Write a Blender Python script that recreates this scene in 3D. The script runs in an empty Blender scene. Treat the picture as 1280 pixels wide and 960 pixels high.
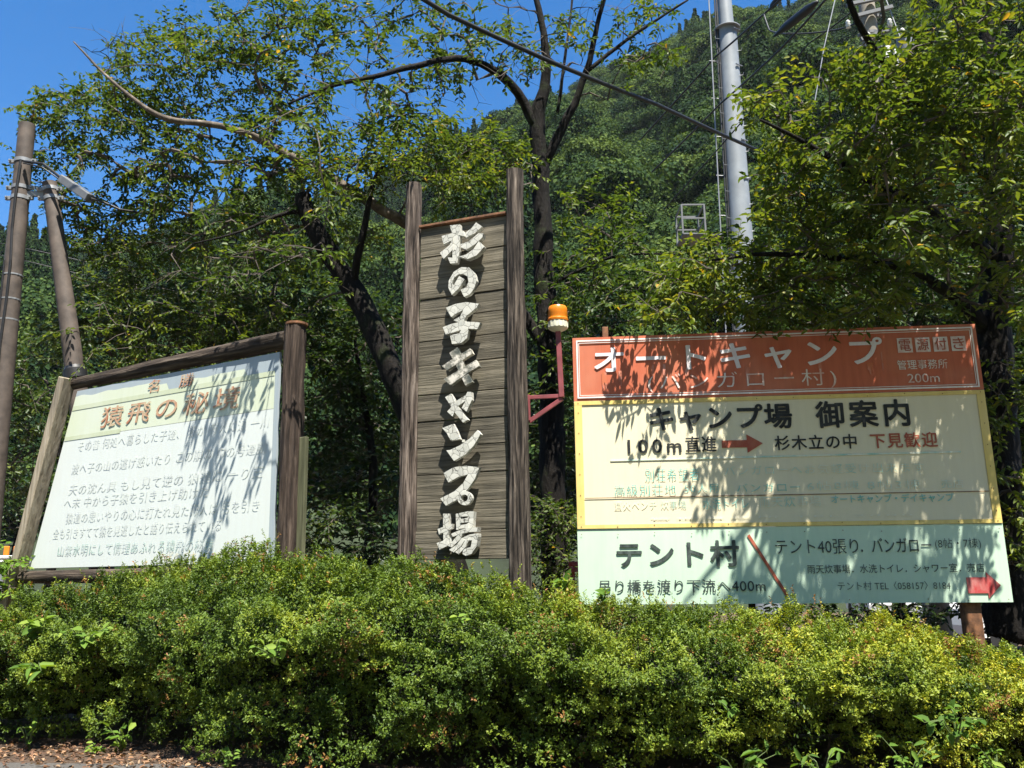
import bpy, bmesh, math, random
import numpy as np
from mathutils import Vector, Matrix, noise as mnoise

R = math.radians
rng = np.random.default_rng(7)
random.seed(7)
S = bpy.context.scene
COL = S.collection

# ------------------------------------------------------------------ camera, world, sun, exposure
F_PX, PITCH, ROLL, CAM_H = 1060.0, R(13.1), R(-0.5), 1.55
cam = bpy.data.cameras.new('camera')
cam.sensor_width = 36.0
cam.lens = 36.0 * F_PX / 1280.0
cam.clip_start, cam.clip_end = 0.1, 3000
camo = bpy.data.objects.new('camera', cam)
COL.objects.link(camo)
camo.matrix_world = Matrix.Translation((0, 0, CAM_H)) @ Matrix.Rotation(math.pi / 2 + PITCH, 4, 'X') @ Matrix.Rotation(ROLL, 4, 'Z')
S.camera = camo

SUN_POS = Vector((0.128, -0.372, 0.92)).normalized()        # towards the sun
SUN_EL = math.asin(SUN_POS.z)
SUN_AZ = math.atan2(SUN_POS.x, SUN_POS.y)
w = bpy.data.worlds.new('World')
S.world = w
w.use_nodes = True
nt = w.node_tree
nt.nodes.clear()
sky = nt.nodes.new('ShaderNodeTexSky')
sky.sky_type = 'NISHITA'
sky.sun_disc = False
sky.sun_elevation = SUN_EL
sky.sun_rotation = SUN_AZ
sky.air_density = 1.0
sky.dust_density = 0.2
sky.ozone_density = 6.0
bg = nt.nodes.new('ShaderNodeBackground')
bg.inputs['Strength'].default_value = 0.075
wo = nt.nodes.new('ShaderNodeOutputWorld')
hs = nt.nodes.new('ShaderNodeHueSaturation')
hs.inputs['Saturation'].default_value = 1.3
nt.links.new(sky.outputs[0], hs.inputs['Color'])
nt.links.new(hs.outputs[0], bg.inputs[0])
nt.links.new(bg.outputs[0], wo.inputs[0])
sun = bpy.data.lights.new('sun', 'SUN')
sun.energy = 5.0
sun.angle = R(0.5)
sun.color = (1.0, 0.95, 0.86)
suno = bpy.data.objects.new('sun', sun)
COL.objects.link(suno)
suno.location = (4, -10, 20)
suno.rotation_euler = SUN_POS.to_track_quat('Z', 'Y').to_euler()
S.view_settings.view_transform = 'Standard'
S.view_settings.look = 'None'
S.view_settings.gamma = 1.0
S.view_settings.use_curve_mapping = False
S.view_settings.exposure = 1.55
HAZE = 0.0001
S.cycles.max_bounces = 6
S.cycles.transparent_max_bounces = 6

# ------------------------------------------------------------------ survey of the photograph
def ray(px, py):
    x, y = (px - 640) / F_PX, (480 - py) / F_PX
    c, s = math.cos(ROLL), math.sin(ROLL)
    x, y = c * x - s * y, s * x + c * y
    cp, sp = math.cos(PITCH), math.sin(PITCH)
    return Vector((x, cp - y * sp, sp + y * cp))

def at(px, py, Y):
    d = ray(px, py)
    return Vector((0, 0, CAM_H)) + d * (Y / d.y)

# ------------------------------------------------------------------ object helpers
def tag(o, label=None, cat=None, group=None, kind=None):
    if label: o['label'] = label
    if cat: o['category'] = cat
    if group: o['group'] = group
    if kind: o['kind'] = kind
    return o

def thing(name, label, cat, loc=(0, 0, 0), rz=0.0, group=None):
    o = bpy.data.objects.new(name, None)
    o.empty_display_size = 0.2
    COL.objects.link(o)
    o.location = loc
    o.rotation_euler = (0, 0, rz)
    return tag(o, label, cat, group)

def link(name, me, mats, parent=None):
    for m in (mats if isinstance(mats, (list, tuple)) else [mats]):
        me.materials.append(m)
    o = bpy.data.objects.new(name, me)
    COL.objects.link(o)
    if parent: o.parent = parent
    return o

class MB:
    """collects shapes for ONE mesh object"""
    def __init__(s):
        s.v, s.f, s.t = [], [], []
    def add(s, vs, fs, tint=0.5):
        b = len(s.v)
        s.v += [tuple(v) for v in vs]
        for f in fs:
            s.f.append([b + i for i in f]); s.t.append(tint)
        return s
    def box(s, c, size, rot=None, bevel=0.0, tint=0.5):
        hx, hy, hz = size[0] / 2, size[1] / 2, size[2] / 2
        bm = bmesh.new()
        bmesh.ops.create_cube(bm, size=1.0)
        for v in bm.verts:
            v.co = Vector((v.co.x * size[0], v.co.y * size[1], v.co.z * size[2]))
        if bevel:
            bmesh.ops.bevel(bm, geom=bm.edges[:], offset=min(bevel, 0.45 * min(size)), segments=1, affect='EDGES')
        M = (rot or Matrix.Identity(3))
        bm.verts.index_update()
        s.add([M @ v.co + Vector(c) for v in bm.verts], [[v.index for v in f.verts] for f in bm.faces], tint)
        bm.free()
        return s
    def bar(s, a, b, wx, wy, bevel=0.0, up=(0, 0, 1), tint=0.5):
        a, b = Vector(a), Vector(b)
        z = (b - a).normalized()
        x = Vector(up).cross(z)
        if x.length < 1e-4: x = Vector((1, 0, 0))
        x.normalize()
        y = z.cross(x)
        M = Matrix((x, y, z)).transposed()
        return s.box((a + b) / 2, (wx, wy, (b - a).length), M, bevel, tint)
    def tube(s, pts, rad, n=8, cap=True, wob=0.0, tint=0.5, crack=0.0):
        pts = [Vector(p) for p in pts]
        if not isinstance(rad, (list, tuple, np.ndarray)): rad = [rad] * len(pts)
        vs, fs = [], []
        ref = None
        for i, p in enumerate(pts):
            t = (pts[min(i + 1, len(pts) - 1)] - pts[max(i - 1, 0)])
            t = t.normalized() if t.length > 1e-9 else Vector((0, 0, 1))
            if ref is None:
                ref = t.orthogonal().normalized()
            ref = (ref - t * ref.dot(t))
            ref = ref.normalized() if ref.length > 1e-6 else t.orthogonal().normalized()
            b = t.cross(ref)
            for k in range(n):
                a = 2 * math.pi * k / n
                r = rad[i] * (1 + (wob * mnoise.noise(Vector((k * 0.9, p.z * 1.3 + p.x, i * .35))) if wob else 0))
                if crack:
                    r *= 1 + crack * (.9 * mnoise.noise(Vector((math.cos(a) * 4.2, math.sin(a) * 4.2, i * .10 + p.x * 9))) + .7 * mnoise.noise(Vector((math.cos(a) * 9, math.sin(a) * 9, i * .25 + p.x * 5)))
                              - 1.6 * max(0, .35 - abs(mnoise.noise(Vector((math.cos(a) * 2.3, math.sin(a) * 2.3, i * .06 + p.x * 3))))))
                vs.append(p + (ref * math.cos(a) + b * math.sin(a)) * r)
        for i in range(len(pts) - 1):
            for k in range(n):
                k2 = (k + 1) % n
                fs.append([i * n + k, i * n + k2, (i + 1) * n + k2, (i + 1) * n + k])
        if cap:
            fs.append(list(range(n - 1, -1, -1)))
            fs.append([(len(pts) - 1) * n + k for k in range(n)])
        return s.add(vs, fs, tint)
    def lathe(s, prof, n=24, c=(0, 0, 0), tint=0.5):
        vs, fs = [], []
        for r, z in prof:
            for k in range(n):
                a = 2 * math.pi * k / n
                vs.append(Vector(c) + Vector((r * math.cos(a), r * math.sin(a), z)))
        for i in range(len(prof) - 1):
            for k in range(n):
                k2 = (k + 1) % n
                fs.append([i * n + k, i * n + k2, (i + 1) * n + k2, (i + 1) * n + k])
        fs.append(list(range(n - 1, -1, -1)))
        fs.append([(len(prof) - 1) * n + k for k in range(n)])
        return s.add(vs, fs, tint)
    def prism(s, poly, y0, y1, tint=0.5):
        """polygon of (x, z), front at y0, back at y1 (y0 < y1)"""
        ar = sum(poly[i][0] * poly[(i + 1) % len(poly)][1] - poly[(i + 1) % len(poly)][0] * poly[i][1] for i in range(len(poly)))
        if ar < 0: poly = poly[::-1]
        n = len(poly)
        vs = [(x, y0, z) for x, z in poly] + [(x, y1, z) for x, z in poly]
        fs = [list(range(n)), list(range(2 * n - 1, n - 1, -1))]
        for i in range(n):
            j = (i + 1) % n
            fs.append([i, i + n, j + n, j])
        return s.add(vs, fs, tint)
    def build(s, name, mat, parent=None, smooth=False, auto=None):
        me = bpy.data.meshes.new(name)
        me.from_pydata(s.v, [], s.f)
        me.update()
        a = me.attributes.new('tint', 'FLOAT', 'FACE')
        a.data.foreach_set('value', s.t)
        if smooth:
            me.polygons.foreach_set('use_smooth', [True] * len(me.polygons))
            if auto:
                bm = bmesh.new(); bm.from_mesh(me)
                for e in bm.edges:
                    if len(e.link_faces) == 2 and e.calc_face_angle(0) > auto: e.smooth = False
                bm.to_mesh(me); bm.free()
        return link(name, me, mat, parent)

def big_mesh(name, V, Q, tint, mat, parent=None):
    """numpy quads"""
    me = bpy.data.meshes.new(name)
    V = np.asarray(V, np.float32); Q = np.asarray(Q, np.int32)
    me.vertices.add(len(V)); me.vertices.foreach_set('co', V.ravel())
    me.loops.add(Q.size); me.loops.foreach_set('vertex_index', Q.ravel())
    me.polygons.add(len(Q))
    me.polygons.foreach_set('loop_start', np.arange(0, Q.size, Q.shape[1], dtype=np.int32))
    me.update(calc_edges=True)
    a = me.attributes.new('tint', 'FLOAT', 'FACE')
    a.data.foreach_set('value', np.asarray(tint, np.float32))
    return link(name, me, mat, parent) if mat else me

def nrm(a):
    return a / np.maximum(np.linalg.norm(a, axis=1, keepdims=True), 1e-9)

def leaves(P, D, N, L, W, tint, fold=0.12, droop=0.15):
    """pointed leaves folded along the midrib: 6 vertices, 2 quads each"""
    P = np.asarray(P, float); D = nrm(np.asarray(D, float))
    sd = nrm(np.cross(D, N)); N = np.cross(sd, D)
    L = np.asarray(L, float)[:, None]; W = np.asarray(W, float)[:, None]
    up = N * L * fold
    v = np.stack([P,
                  P + D * .32 * L + sd * .5 * W + up,
                  P + D * .70 * L + sd * .38 * W + up * .8 - N * L * droop * .4,
                  P + D * L - N * L * droop,
                  P + D * .70 * L - sd * .38 * W + up * .8 - N * L * droop * .4,
                  P + D * .32 * L - sd * .5 * W + up], axis=1)
    n = len(P)
    b = (np.arange(n) * 6)[:, None]
    q = np.stack([b + np.array([0, 1, 2, 3]), b + np.array([0, 3, 4, 5])], axis=1).reshape(-1, 4)
    return v.reshape(-1, 3), q, np.repeat(tint, 2)

def unit(n):
    return nrm(rng.normal(size=(n, 3)))

# ------------------------------------------------------------------ materials
def newmat(name):
    m = bpy.data.materials.new(name)
    m.use_nodes = True
    t = m.node_tree
    return m, t, t.nodes['Principled BSDF']

def N_(t, typ, **kw):
    n = t.nodes.new(typ)
    for k, v in kw.items():
        if k.startswith('i_'):
            key = k[2:]
            n.inputs[int(key) if key.isdigit() else key].default_value = v
        else: setattr(n, k, v)
    return n

def ramp(t, stops, src=None):
    r = t.nodes.new('ShaderNodeValToRGB')
    e = r.color_ramp.elements
    while len(e) < len(stops): e.new(0.5)
    for el, (p, c) in zip(e, stops):
        el.position = p
        el.color = (*c, 1) if len(c) == 3 else c
    if src is not None: t.links.new(src, r.inputs[0])
    return r

def noise_tex(t, scale, stretch=(1, 1, 1), detail=4, rough=.6, coord='Object', dist=0.0):
    tc = t.nodes.new('ShaderNodeTexCoord')
    mp = t.nodes.new('ShaderNodeMapping')
    mp.inputs['Scale'].default_value = stretch
    t.links.new(tc.outputs[coord], mp.inputs[0])
    n = t.nodes.new('ShaderNodeTexNoise')
    n.inputs['Scale'].default_value = scale
    n.inputs['Detail'].default_value = detail
    n.inputs['Roughness'].default_value = rough
    n.inputs['Distortion'].default_value = dist
    t.links.new(mp.outputs[0], n.inputs['Vector'])
    return n

def mix(t, fac, a, b, blend='MIX'):
    n = t.nodes.new('ShaderNodeMix')
    n.data_type = 'RGBA'; n.blend_type = blend
    for sock, v in ((n.inputs[0], fac), (n.inputs[6], a), (n.inputs[7], b)):
        if hasattr(v, 'is_linked') or isinstance(v, bpy.types.NodeSocket): t.links.new(v, sock)
        elif isinstance(v, (int, float)): sock.default_value = v
        else: sock.default_value = (*v, 1)
    return n.outputs[2]

def bump(t, b, src, strength=.4, dist=.02):
    n = t.nodes.new('ShaderNodeBump')
    n.inputs['Strength'].default_value = strength
    n.inputs['Distance'].default_value = dist
    t.links.new(src, n.inputs['Height'])
    t.links.new(n.outputs[0], b.inputs['Normal'])

def leaf_mat(name, stops, rough=.5, trans=.38, boost=(1.5, 1.45, .6), spec=.28):
    m, t, b = newmat(name)
    at_ = N_(t, 'ShaderNodeAttribute', attribute_name='tint')
    r = ramp(t, stops, at_.outputs['Fac'])
    t.links.new(r.outputs[0], b.inputs['Base Color'])
    b.inputs['Roughness'].default_value = rough
    b.inputs['Specular IOR Level'].default_value = spec
    tr = N_(t, 'ShaderNodeBsdfTranslucent')
    mul = mix(t, 1.0, r.outputs[0], boost, 'MULTIPLY')
    t.links.new(mul, tr.inputs[0])
    ms = N_(t, 'ShaderNodeMixShader'); ms.inputs[0].default_value = trans
    t.links.new(b.outputs[0], ms.inputs[1]); t.links.new(tr.outputs[0], ms.inputs[2])
    t.links.new(ms.outputs[0], t.nodes['Material Output'].inputs[0])
    return m

def wood_mat(name, stops, scale=9, stretch=(3, 3, .22), bump_s=.7, tint=False, extra=None, rough=.85):
    m, t, b = newmat(name)
    n1 = noise_tex(t, scale, stretch, 6, .65, dist=.3)
    n2 = noise_tex(t, 2.3, (1, 1, .6), 3)
    r = ramp(t, stops, n1.outputs[0])
    c = mix(t, .55, r.outputs[0], ramp(t, [(.3, (.42, .42, .42)), (.7, (1.15, 1.1, 1.05))], n2.outputs[0]).outputs[0], 'MULTIPLY')
    if tint:
        a = N_(t, 'ShaderNodeAttribute', attribute_name='tint')
        c = mix(t, 1.0, c, ramp(t, [(0, (.8, .78, .76)), (1, (1.15, 1.12, 1.06))], a.outputs['Fac']).outputs[0], 'MULTIPLY')
    if extra:
        n3 = noise_tex(t, extra[0], (1, 1, 1), 5, .7)
        c = mix(t, ramp(t, [(extra[1], (0, 0, 0)), (extra[1] + .12, (1, 1, 1))], n3.outputs[0]).outputs[0], c, extra[2])
    t.links.new(c, b.inputs['Base Color'])
    b.inputs['Roughness'].default_value = rough
    b.inputs['Specular IOR Level'].default_value = .2
    bump(t, b, n1.outputs[0], bump_s, .03)
    return m

def paint_mat(name, col, dirt=(.55, .5, .42), amt=.35, rough=.5, wash=None, streak=(5, 5, .35)):
    m, t, b = newmat(name)
    n1 = noise_tex(t, 3.0, streak, 5, .65)
    n2 = noise_tex(t, 1.1, (1, 1, 1), 3)
    f = ramp(t, [(.42, (0, 0, 0)), (.75, (amt,) * 3)], n1.outputs[0])
    c = mix(t, f.outputs[0], col, [col[i] * dirt[i] for i in range(3)])
    if wash:
        f2 = ramp(t, [(.42, (0, 0, 0)), (.72, (.6, .6, .6))], n2.outputs[0])
        c = mix(t, f2.outputs[0], c, wash)
    n3 = noise_tex(t, 16, (1, 1, .45), 3, .7)                       # small rust and dirt specks
    c = mix(t, ramp(t, [(.74, (0, 0, 0)), (.78, (.7, .7, .7))], n3.outputs[0]).outputs[0], c, (.2, .12, .07))
    t.links.new(c, b.inputs['Base Color'])
    b.inputs['Roughness'].default_value = rough
    b.inputs['Specular IOR Level'].default_value = .3
    nb = noise_tex(t, 2.2, (1, 1, .5), 2)
    bump(t, b, nb.outputs[0], .15, .02)
    return m

def plain(name, col, rough=.6, metal=0.0, var=.25, scale=8):
    m, t, b = newmat(name)
    n = noise_tex(t, scale, (1, 1, 1), 4)
    r = ramp(t, [(.3, [c * (1 - var) for c in col]), (.7, [min(1, c * (1 + var)) for c in col])], n.outputs[0])
    t.links.new(r.outputs[0], b.inputs['Base Color'])
    b.inputs['Roughness'].default_value = rough
    b.inputs['Metallic'].default_value = metal
    return m

def faded_text(name, col, ground, fade=.5, scale=9):
    """brushed paint worn away in patches to the sheet it stands on"""
    m, t, b = newmat(name)
    n = noise_tex(t, scale, (1, 1, .6), 4, .7)
    f = ramp(t, [(.5 - .2 * fade, (0, 0, 0)), (.5 + .2 * (1.2 - fade), (fade,) * 3)], n.outputs[0])
    c = mix(t, f.outputs[0], col, ground)
    t.links.new(c, b.inputs['Base Color'])
    b.inputs['Roughness'].default_value = .6
    b.inputs['Specular IOR Level'].default_value = .25
    return m

M = {}
M['bark'] = wood_mat('cherry_bark', [(.3, (.004, .0035, .003)), (.55, (.010, .008, .0065)), (.78, (.032, .026, .02))], 9, (2, 2, .8), 1.0, extra=(2.6, .55, (.018, .024, .008)))
M['bark_light'] = wood_mat('pale_limb_bark', [(.3, (.05, .04, .03)), (.55, (.14, .115, .09)), (.75, (.34, .30, .25))], 8, (1, 1, 1), .6)
M['post_old'] = wood_mat('old_log_wood', [(.36, (.010, .008, .007)), (.47, (.052, .042, .034)), (.58, (.13, .107, .087)), (.72, (.29, .245, .20))], 8, (3.4, 3.4, .22), 1.0)
M['post_grey'] = wood_mat('grey_log_wood', [(.36, (.014, .011, .009)), (.47, (.085, .066, .054)), (.58, (.19, .155, .13)), (.74, (.36, .31, .265))], 8, (3.4, 3.4, .22), 1.0)
M['post_dark'] = wood_mat('dark_log_wood', [(.3, (.012, .009, .007)), (.5, (.05, .036, .028)), (.74, (.15, .115, .09))], 8, (3, 3, .18), 1.0)
M['rail_dark'] = wood_mat('dark_rail_wood', [(.3, (.012, .010, .008)), (.5, (.055, .042, .032)), (.74, (.17, .14, .11))], 8, (.18, 3, 3), 1.0)
M['timber'] = wood_mat('bleached_timber', [(.3, (.16, .13, .09)), (.5, (.36, .31, .23)), (.75, (.52, .46, .36))], 7, (3, 3, .14), .5)
M['mossy_timber'] = wood_mat('mossy_timber', [(.3, (.05, .05, .03)), (.5, (.11, .115, .065)), (.75, (.19, .19, .12))], 7, (3, 3, .14), .5)
M['plank'] = wood_mat('weathered_planks', [(.26, (.05, .045, .035)), (.5, (.135, .125, .097)), (.76, (.24, .22, .175))], 6, (.16, 2, 3.4), .6, tint=True, extra=(1.4, .66, (.035, .022, .016)))
M['rust'] = plain('rusty_iron', (.16, .07, .03), .8, 0, .6, 14)
M['red'] = paint_mat('faded_red_sheet', (.50, .132, .068), (.62, .55, .55), .55, .45, (.58, .26, .16))
M['cream'] = paint_mat('cream_sheet', (.72, .66, .46), (.8, .78, .72), .3, .5, (.68, .63, .47))
M['aqua'] = paint_mat('aqua_sheet', (.50, .66, .50), (.75, .8, .8), .35, .5, (.58, .70, .56))
M['yellow'] = paint_mat('yellow_edge_paint', (.72, .55, .17), (.7, .6, .5), .5, .5, (.74, .62, .30))
M['white_line'] = paint_mat('white_edge_line', (.80, .76, .72), (.8, .6, .55), .5, .5)
M['white_red'] = faded_text('white_letter_paint', (.74, .72, .74), (.60, .30, .25), .35)
M['white_thin'] = faded_text('thin_white_letter_paint', (.76, .72, .66), (.56, .2, .13), .6)
M['black'] = faded_text('black_letter_paint', (.018, .02, .02), (.12, .13, .12), .35)
M['black_aqua'] = faded_text('dark_letter_paint', (.025, .035, .033), (.16, .2, .18), .5)
M['brick_paint'] = faded_text('red_brown_letter_paint', (.36, .085, .05), (.5, .22, .13), .4)
M['arrow_red'] = faded_text('red_arrow_paint', (.45, .05, .05), (.5, .25, .22), .6)
M['teal'] = faded_text('teal_letter_paint', (.12, .45, .40), (.5, .65, .55), .6)
M['teal_faint'] = faded_text('worn_teal_letter_paint', (.34, .56, .47), (.78, .75, .6), .85, 5)
M['ghost'] = faded_text('bleached_letter_paint', (.62, .62, .52), (.79, .76, .62), .9, 5)
M['box_white'] = faded_text('white_box_paint', (.70, .66, .64), (.56, .2, .14), .5)
M['sheet_white'] = paint_mat('bleached_white_sheet', (.66, .70, .665), (.85, .82, .75), .25, .55, (.63, .68, .65))
M['sheet_green'] = paint_mat('yellow_green_sheet', (.62, .67, .51), (.85, .88, .75), .4, .55, (.65, .69, .60))
M['sheet_olive'] = paint_mat('olive_stripe', (.53, .58, .40), (.8, .8, .7), .4, .55, (.62, .66, .52))
M['sheet_bare'] = paint_mat('bare_blue_grey_sheet', (.36, .42, .45), (.8, .8, .8), .3, .6)
M['title_red'] = faded_text('orange_title_paint', (.46, .17, .09), (.60, .56, .38), .7, 12)
M['body_grey'] = faded_text('worn_grey_letter_paint', (.45, .48, .50), (.65, .69, .66), .97, 5)
M['body_green'] = faded_text('worn_green_letter_paint', (.24, .42, .35), (.63, .67, .68), .85, 6)
M['body_orange'] = faded_text('worn_orange_letter_paint', (.56, .42, .2), (.63, .66, .6), .9, 6)
M['maroon'] = plain('maroon_pipe_paint', (.20, .045, .05), .5, 0, .3, 6)
M['galv'] = plain('galvanised_steel', (.26, .27, .28), .45, .35, .15, 5)
M['pole_grey'] = plain('pale_grey_pole_paint', (.24, .265, .285), .5, 0, .14, 2.5)
M['concrete'] = plain('pole_concrete', (.27, .245, .20), .9, 0, .2, 5)
M['pole_brown'] = plain('brown_coated_pole', (.078, .060, .048), .75, 0, .45, 5)
M['cable'] = plain('black_cable', (.012, .012, .013), .5, 0, .2)
M['grey_box'] = plain('grey_cable_box', (.13, .135, .14), .5, 0, .15)
M['porcelain'] = plain('white_porcelain', (.75, .75, .72), .25, 0, .05)
M['car_white'] = plain('white_car_paint', (.75, .75, .74), .25, 0, .03)
M['car_glass'] = plain('dark_car_glass', (.01, .012, .014), .08, 0, .1)
M['rubber'] = plain('black_rubber', (.012, .012, .012), .8)
M['orange_reflector'] = plain('orange_reflector', (.75, .22, .02), .4, 0, .1)
M['beacon_base'] = plain('beacon_ivory', (.62, .60, .46), .5, 0, .12)
# amber plastic
m, t, b = newmat('amber_plastic')
b.inputs['Base Color'].default_value = (.66, .20, .012, 1)
b.inputs['Roughness'].default_value = .3
b.inputs['Subsurface Weight'].default_value = .3
b.inputs['Subsurface Radius'].default_value = (.04, .015, .004)
M['amber'] = m
# cracked white bark facing of the letters
m, t, b = newmat('cracked_white_mosaic')
tc = N_(t, 'ShaderNodeTexCoord')
vo = N_(t, 'ShaderNodeTexVoronoi', feature='DISTANCE_TO_EDGE'); vo.inputs['Scale'].default_value = 13
nz = noise_tex(t, 6, (1, 1, 1), 3)
add = mix(t, .06, tc.outputs['Object'], nz.outputs['Color'])
t.links.new(add, vo.inputs['Vector'])
vc = N_(t, 'ShaderNodeTexVoronoi'); vc.inputs['Scale'].default_value = 13
t.links.new(add, vc.inputs['Vector'])
cell = ramp(t, [(0, (.42, .42, .37)), (1, (.62, .61, .54))], vc.outputs['Color'])
n4 = noise_tex(t, 22, (1, 1, 1), 5, .7)
c = mix(t, ramp(t, [(.52, (0, 0, 0)), (.72, (.45, .45, .45))], n4.outputs[0]).outputs[0], cell.outputs[0], (.25, .23, .19))
c = mix(t, ramp(t, [(.012, (.85, .85, .85)), (.04, (0, 0, 0))], vo.outputs['Distance']).outputs[0], c, (.04, .035, .028))
t.links.new(c, b.inputs['Base Color']); b.inputs['Roughness'].default_value = .55
bump(t, b, vo.outputs['Distance'], .15, .01)
M['mosaic'] = m
# the peeling, darker character
m2, t, b = newmat('peeled_mosaic')
n5 = noise_tex(t, 9, (1, 1, 1), 4, .75)
c = ramp(t, [(.38, (.07, .08, .07)), (.5, (.24, .23, .19)), (.6, (.62, .58, .5))], n5.outputs[0])
t.links.new(c.outputs[0], b.inputs['Base Color']); b.inputs['Roughness'].default_value = .4
bump(t, b, n5.outputs[0], .6, .01)
M['mosaic_peeled'] = m2
# leaves
M['leaf_cherry'] = leaf_mat('cherry_leaves', [(0, (.022, .05, .012)), (.45, (.06, .10, .016)), (.8, (.14, .175, .022)), (.97, (.23, .22, .025)), (1, (.36, .22, .03))])
M['leaf_dark'] = leaf_mat('dark_broad_leaves', [(0, (.014, .034, .010)), (.55, (.04, .072, .016)), (1, (.13, .155, .03))], .45, .3, spec=.3)
M['leaf_azalea'] = leaf_mat('azalea_leaves', [(0, (.028, .06, .009)), (.35, (.095, .15, .015)), (.68, (.22, .265, .024)), (.86, (.40, .37, .03)), (.9, (.20, .11, .03)), (1, (.26, .115, .04))], .48, .22, spec=.25)
M['leaf_weed'] = leaf_mat('weed_leaves', [(0, (.045, .10, .018)), (.6, (.11, .20, .03)), (1, (.22, .30, .05))], .6, .35, spec=.12)
M['leaf_hill'] = leaf_mat('hill_forest_leaves', [(0, (.011, .029, .012)), (.5, (.034, .066, .018)), (1, (.09, .13, .027))], .8, .2, spec=.08)
M['hull'] = plain('hedge_twigs', (.006, .007, .003), 1.0, 0, .6, 20)  # twig hull blackened: the hedge's inner shade is put into its colour
M['stem'] = plain('green_stem', (.08, .12, .03), .7)
M['twig'] = plain('grey_brown_twig', (.07, .055, .042), .85, 0, .4, 20)
M['dry'] = leaf_mat('dry_leaf_litter', [(0, (.05, .03, .02)), (.5, (.16, .085, .05)), (.85, (.30, .17, .09)), (1, (.36, .27, .18))], .8, .1)

# ------------------------------------------------------------------ the setting
def ground_mat():
    m, t, b = newmat('earth_and_mulch')
    n1 = noise_tex(t, 5, (1, 1, 1), 8, .75)
    n2 = noise_tex(t, 45, (1, 1, 1), 4, .8)
    c = ramp(t, [(.3, (.035, .024, .016)), (.55, (.10, .066, .042)), (.75, (.20, .135, .09))], n1.outputs[0]).outputs[0]
    c = mix(t, .7, c, ramp(t, [(.35, (.35, .33, .3)), (.65, (1.5, 1.4, 1.3))], n2.outputs[0]).outputs[0], 'MULTIPLY')
    t.links.new(c, b.inputs['Base Color']); b.inputs['Roughness'].default_value = .95
    bump(t, b, n2.outputs[0], .9, .03)
    return m

def asphalt_mat():
    m, t, b = newmat('worn_asphalt')
    n1 = noise_tex(t, 160, (1, 1, 1), 3, .8)
    n2 = noise_tex(t, 1.6, (1, 1, 1), 5, .7)
    c = ramp(t, [(.3, (.04, .038, .035)), (.55, (.085, .08, .072)), (.75, (.19, .18, .16))], n1.outputs[0]).outputs[0]
    c = mix(t, .6, c, ramp(t, [(.35, (.65, .63, .6)), (.7, (1.2, 1.15, 1.1))], n2.outputs[0]).outputs[0], 'MULTIPLY')
    t.links.new(c, b.inputs['Base Color']); b.inputs['Roughness'].default_value = .9
    bump(t, b, n1.outputs[0], .6, .01)
    return m

g = MB()
g.add([(-900, -300, 0), (900, -300, 0), (900, 1200, 0), (-900, 1200, 0)], [[0, 1, 2, 3]])
tag(g.build('ground', ground_mat()), kind='structure')
# asphalt lot in front, its edge wandering along the mulch strip
edge = []
for i in range(81):
    x = -20 + i * .5
    yy = 8.15 + .14 * mnoise.noise(Vector((x * .7, 3, 0))) + .05 * mnoise.noise(Vector((x * 3.1, 7, 0)))
    if x > -3.2: yy -= min(1.2, (x + 3.2) * .42)
    edge.append((x, yy, .004))
g = MB()
vs = edge + [(e[0], -31, .004) for e in edge]
n = len(edge)
g.add(vs, [[i, i + n, i + n + 1, i + 1] for i in range(n - 1)])
tag(g.build('pavement', asphalt_mat()), kind='structure')

# mountain behind
RIDGE_PX = [(-500, 395), (-250, 350), (-80, 335), (0, 330), (60, 322), (150, 312), (250, 298), (330, 280), (400, 255), (470, 235), (540, 205),
            (600, 175), (660, 148), (720, 112), (790, 78), (850, 52), (900, 42), (960, 30), (1030, -2), (1090, -45), (1180, -100), (1280, -150), (1500, -210), (1900, -230)]
RD = 250.0
rt, re_ = [], []
for px, py in RIDGE_PX:
    d = ray(px, py)
    rt.append(d.x / d.y); re_.append(d.z / d.y * RD + CAM_H - 4.0)
rt = np.array(rt); re_ = np.array(re_)
Y0 = 42.0
def hill_z(th, Y):
    e = np.interp(th, rt, re_)
    s = np.clip((Y - Y0) / (RD - Y0), 0, None)
    up = np.where(s <= 1, s ** .92, 1 - (s - 1) * .55)
    z = e * up
    z = z + 5.5 * np.sin(th * 19 + s * 3.1) * np.clip(s * 3, 0, 1) * np.clip((1 - s) * 3, 0, 1) + 3.2 * np.sin(th * 47 + s * 9) * np.clip(s * 3, 0, 1) * np.clip((1 - s) * 3, 0, 1)
    return np.where(Y < Y0, -0.5, z)
ths = np.linspace(-1.5, 1.6, 156)
Ys = np.concatenate([np.linspace(Y0 - 1, RD, 70), np.linspace(RD + 8, RD + 150, 12)])
TH, YY = np.meshgrid(ths, Ys)
ZZ = hill_z(TH, YY)
V = np.stack([TH * YY, YY, ZZ], -1).reshape(-1, 3)
nx, ny = len(ths), len(Ys)
ii, jj = np.meshgrid(np.arange(nx - 1), np.arange(ny - 1))
a = (jj * nx + ii).ravel()
Q = np.stack([a, a + 1, a + nx + 1, a + nx], 1)
tag(big_mesh('terrain', V, Q, np.full(len(Q), .5), plain('forest_floor', (.018, .028, .010), .95, 0, .5, .3)), kind='structure')

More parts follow.
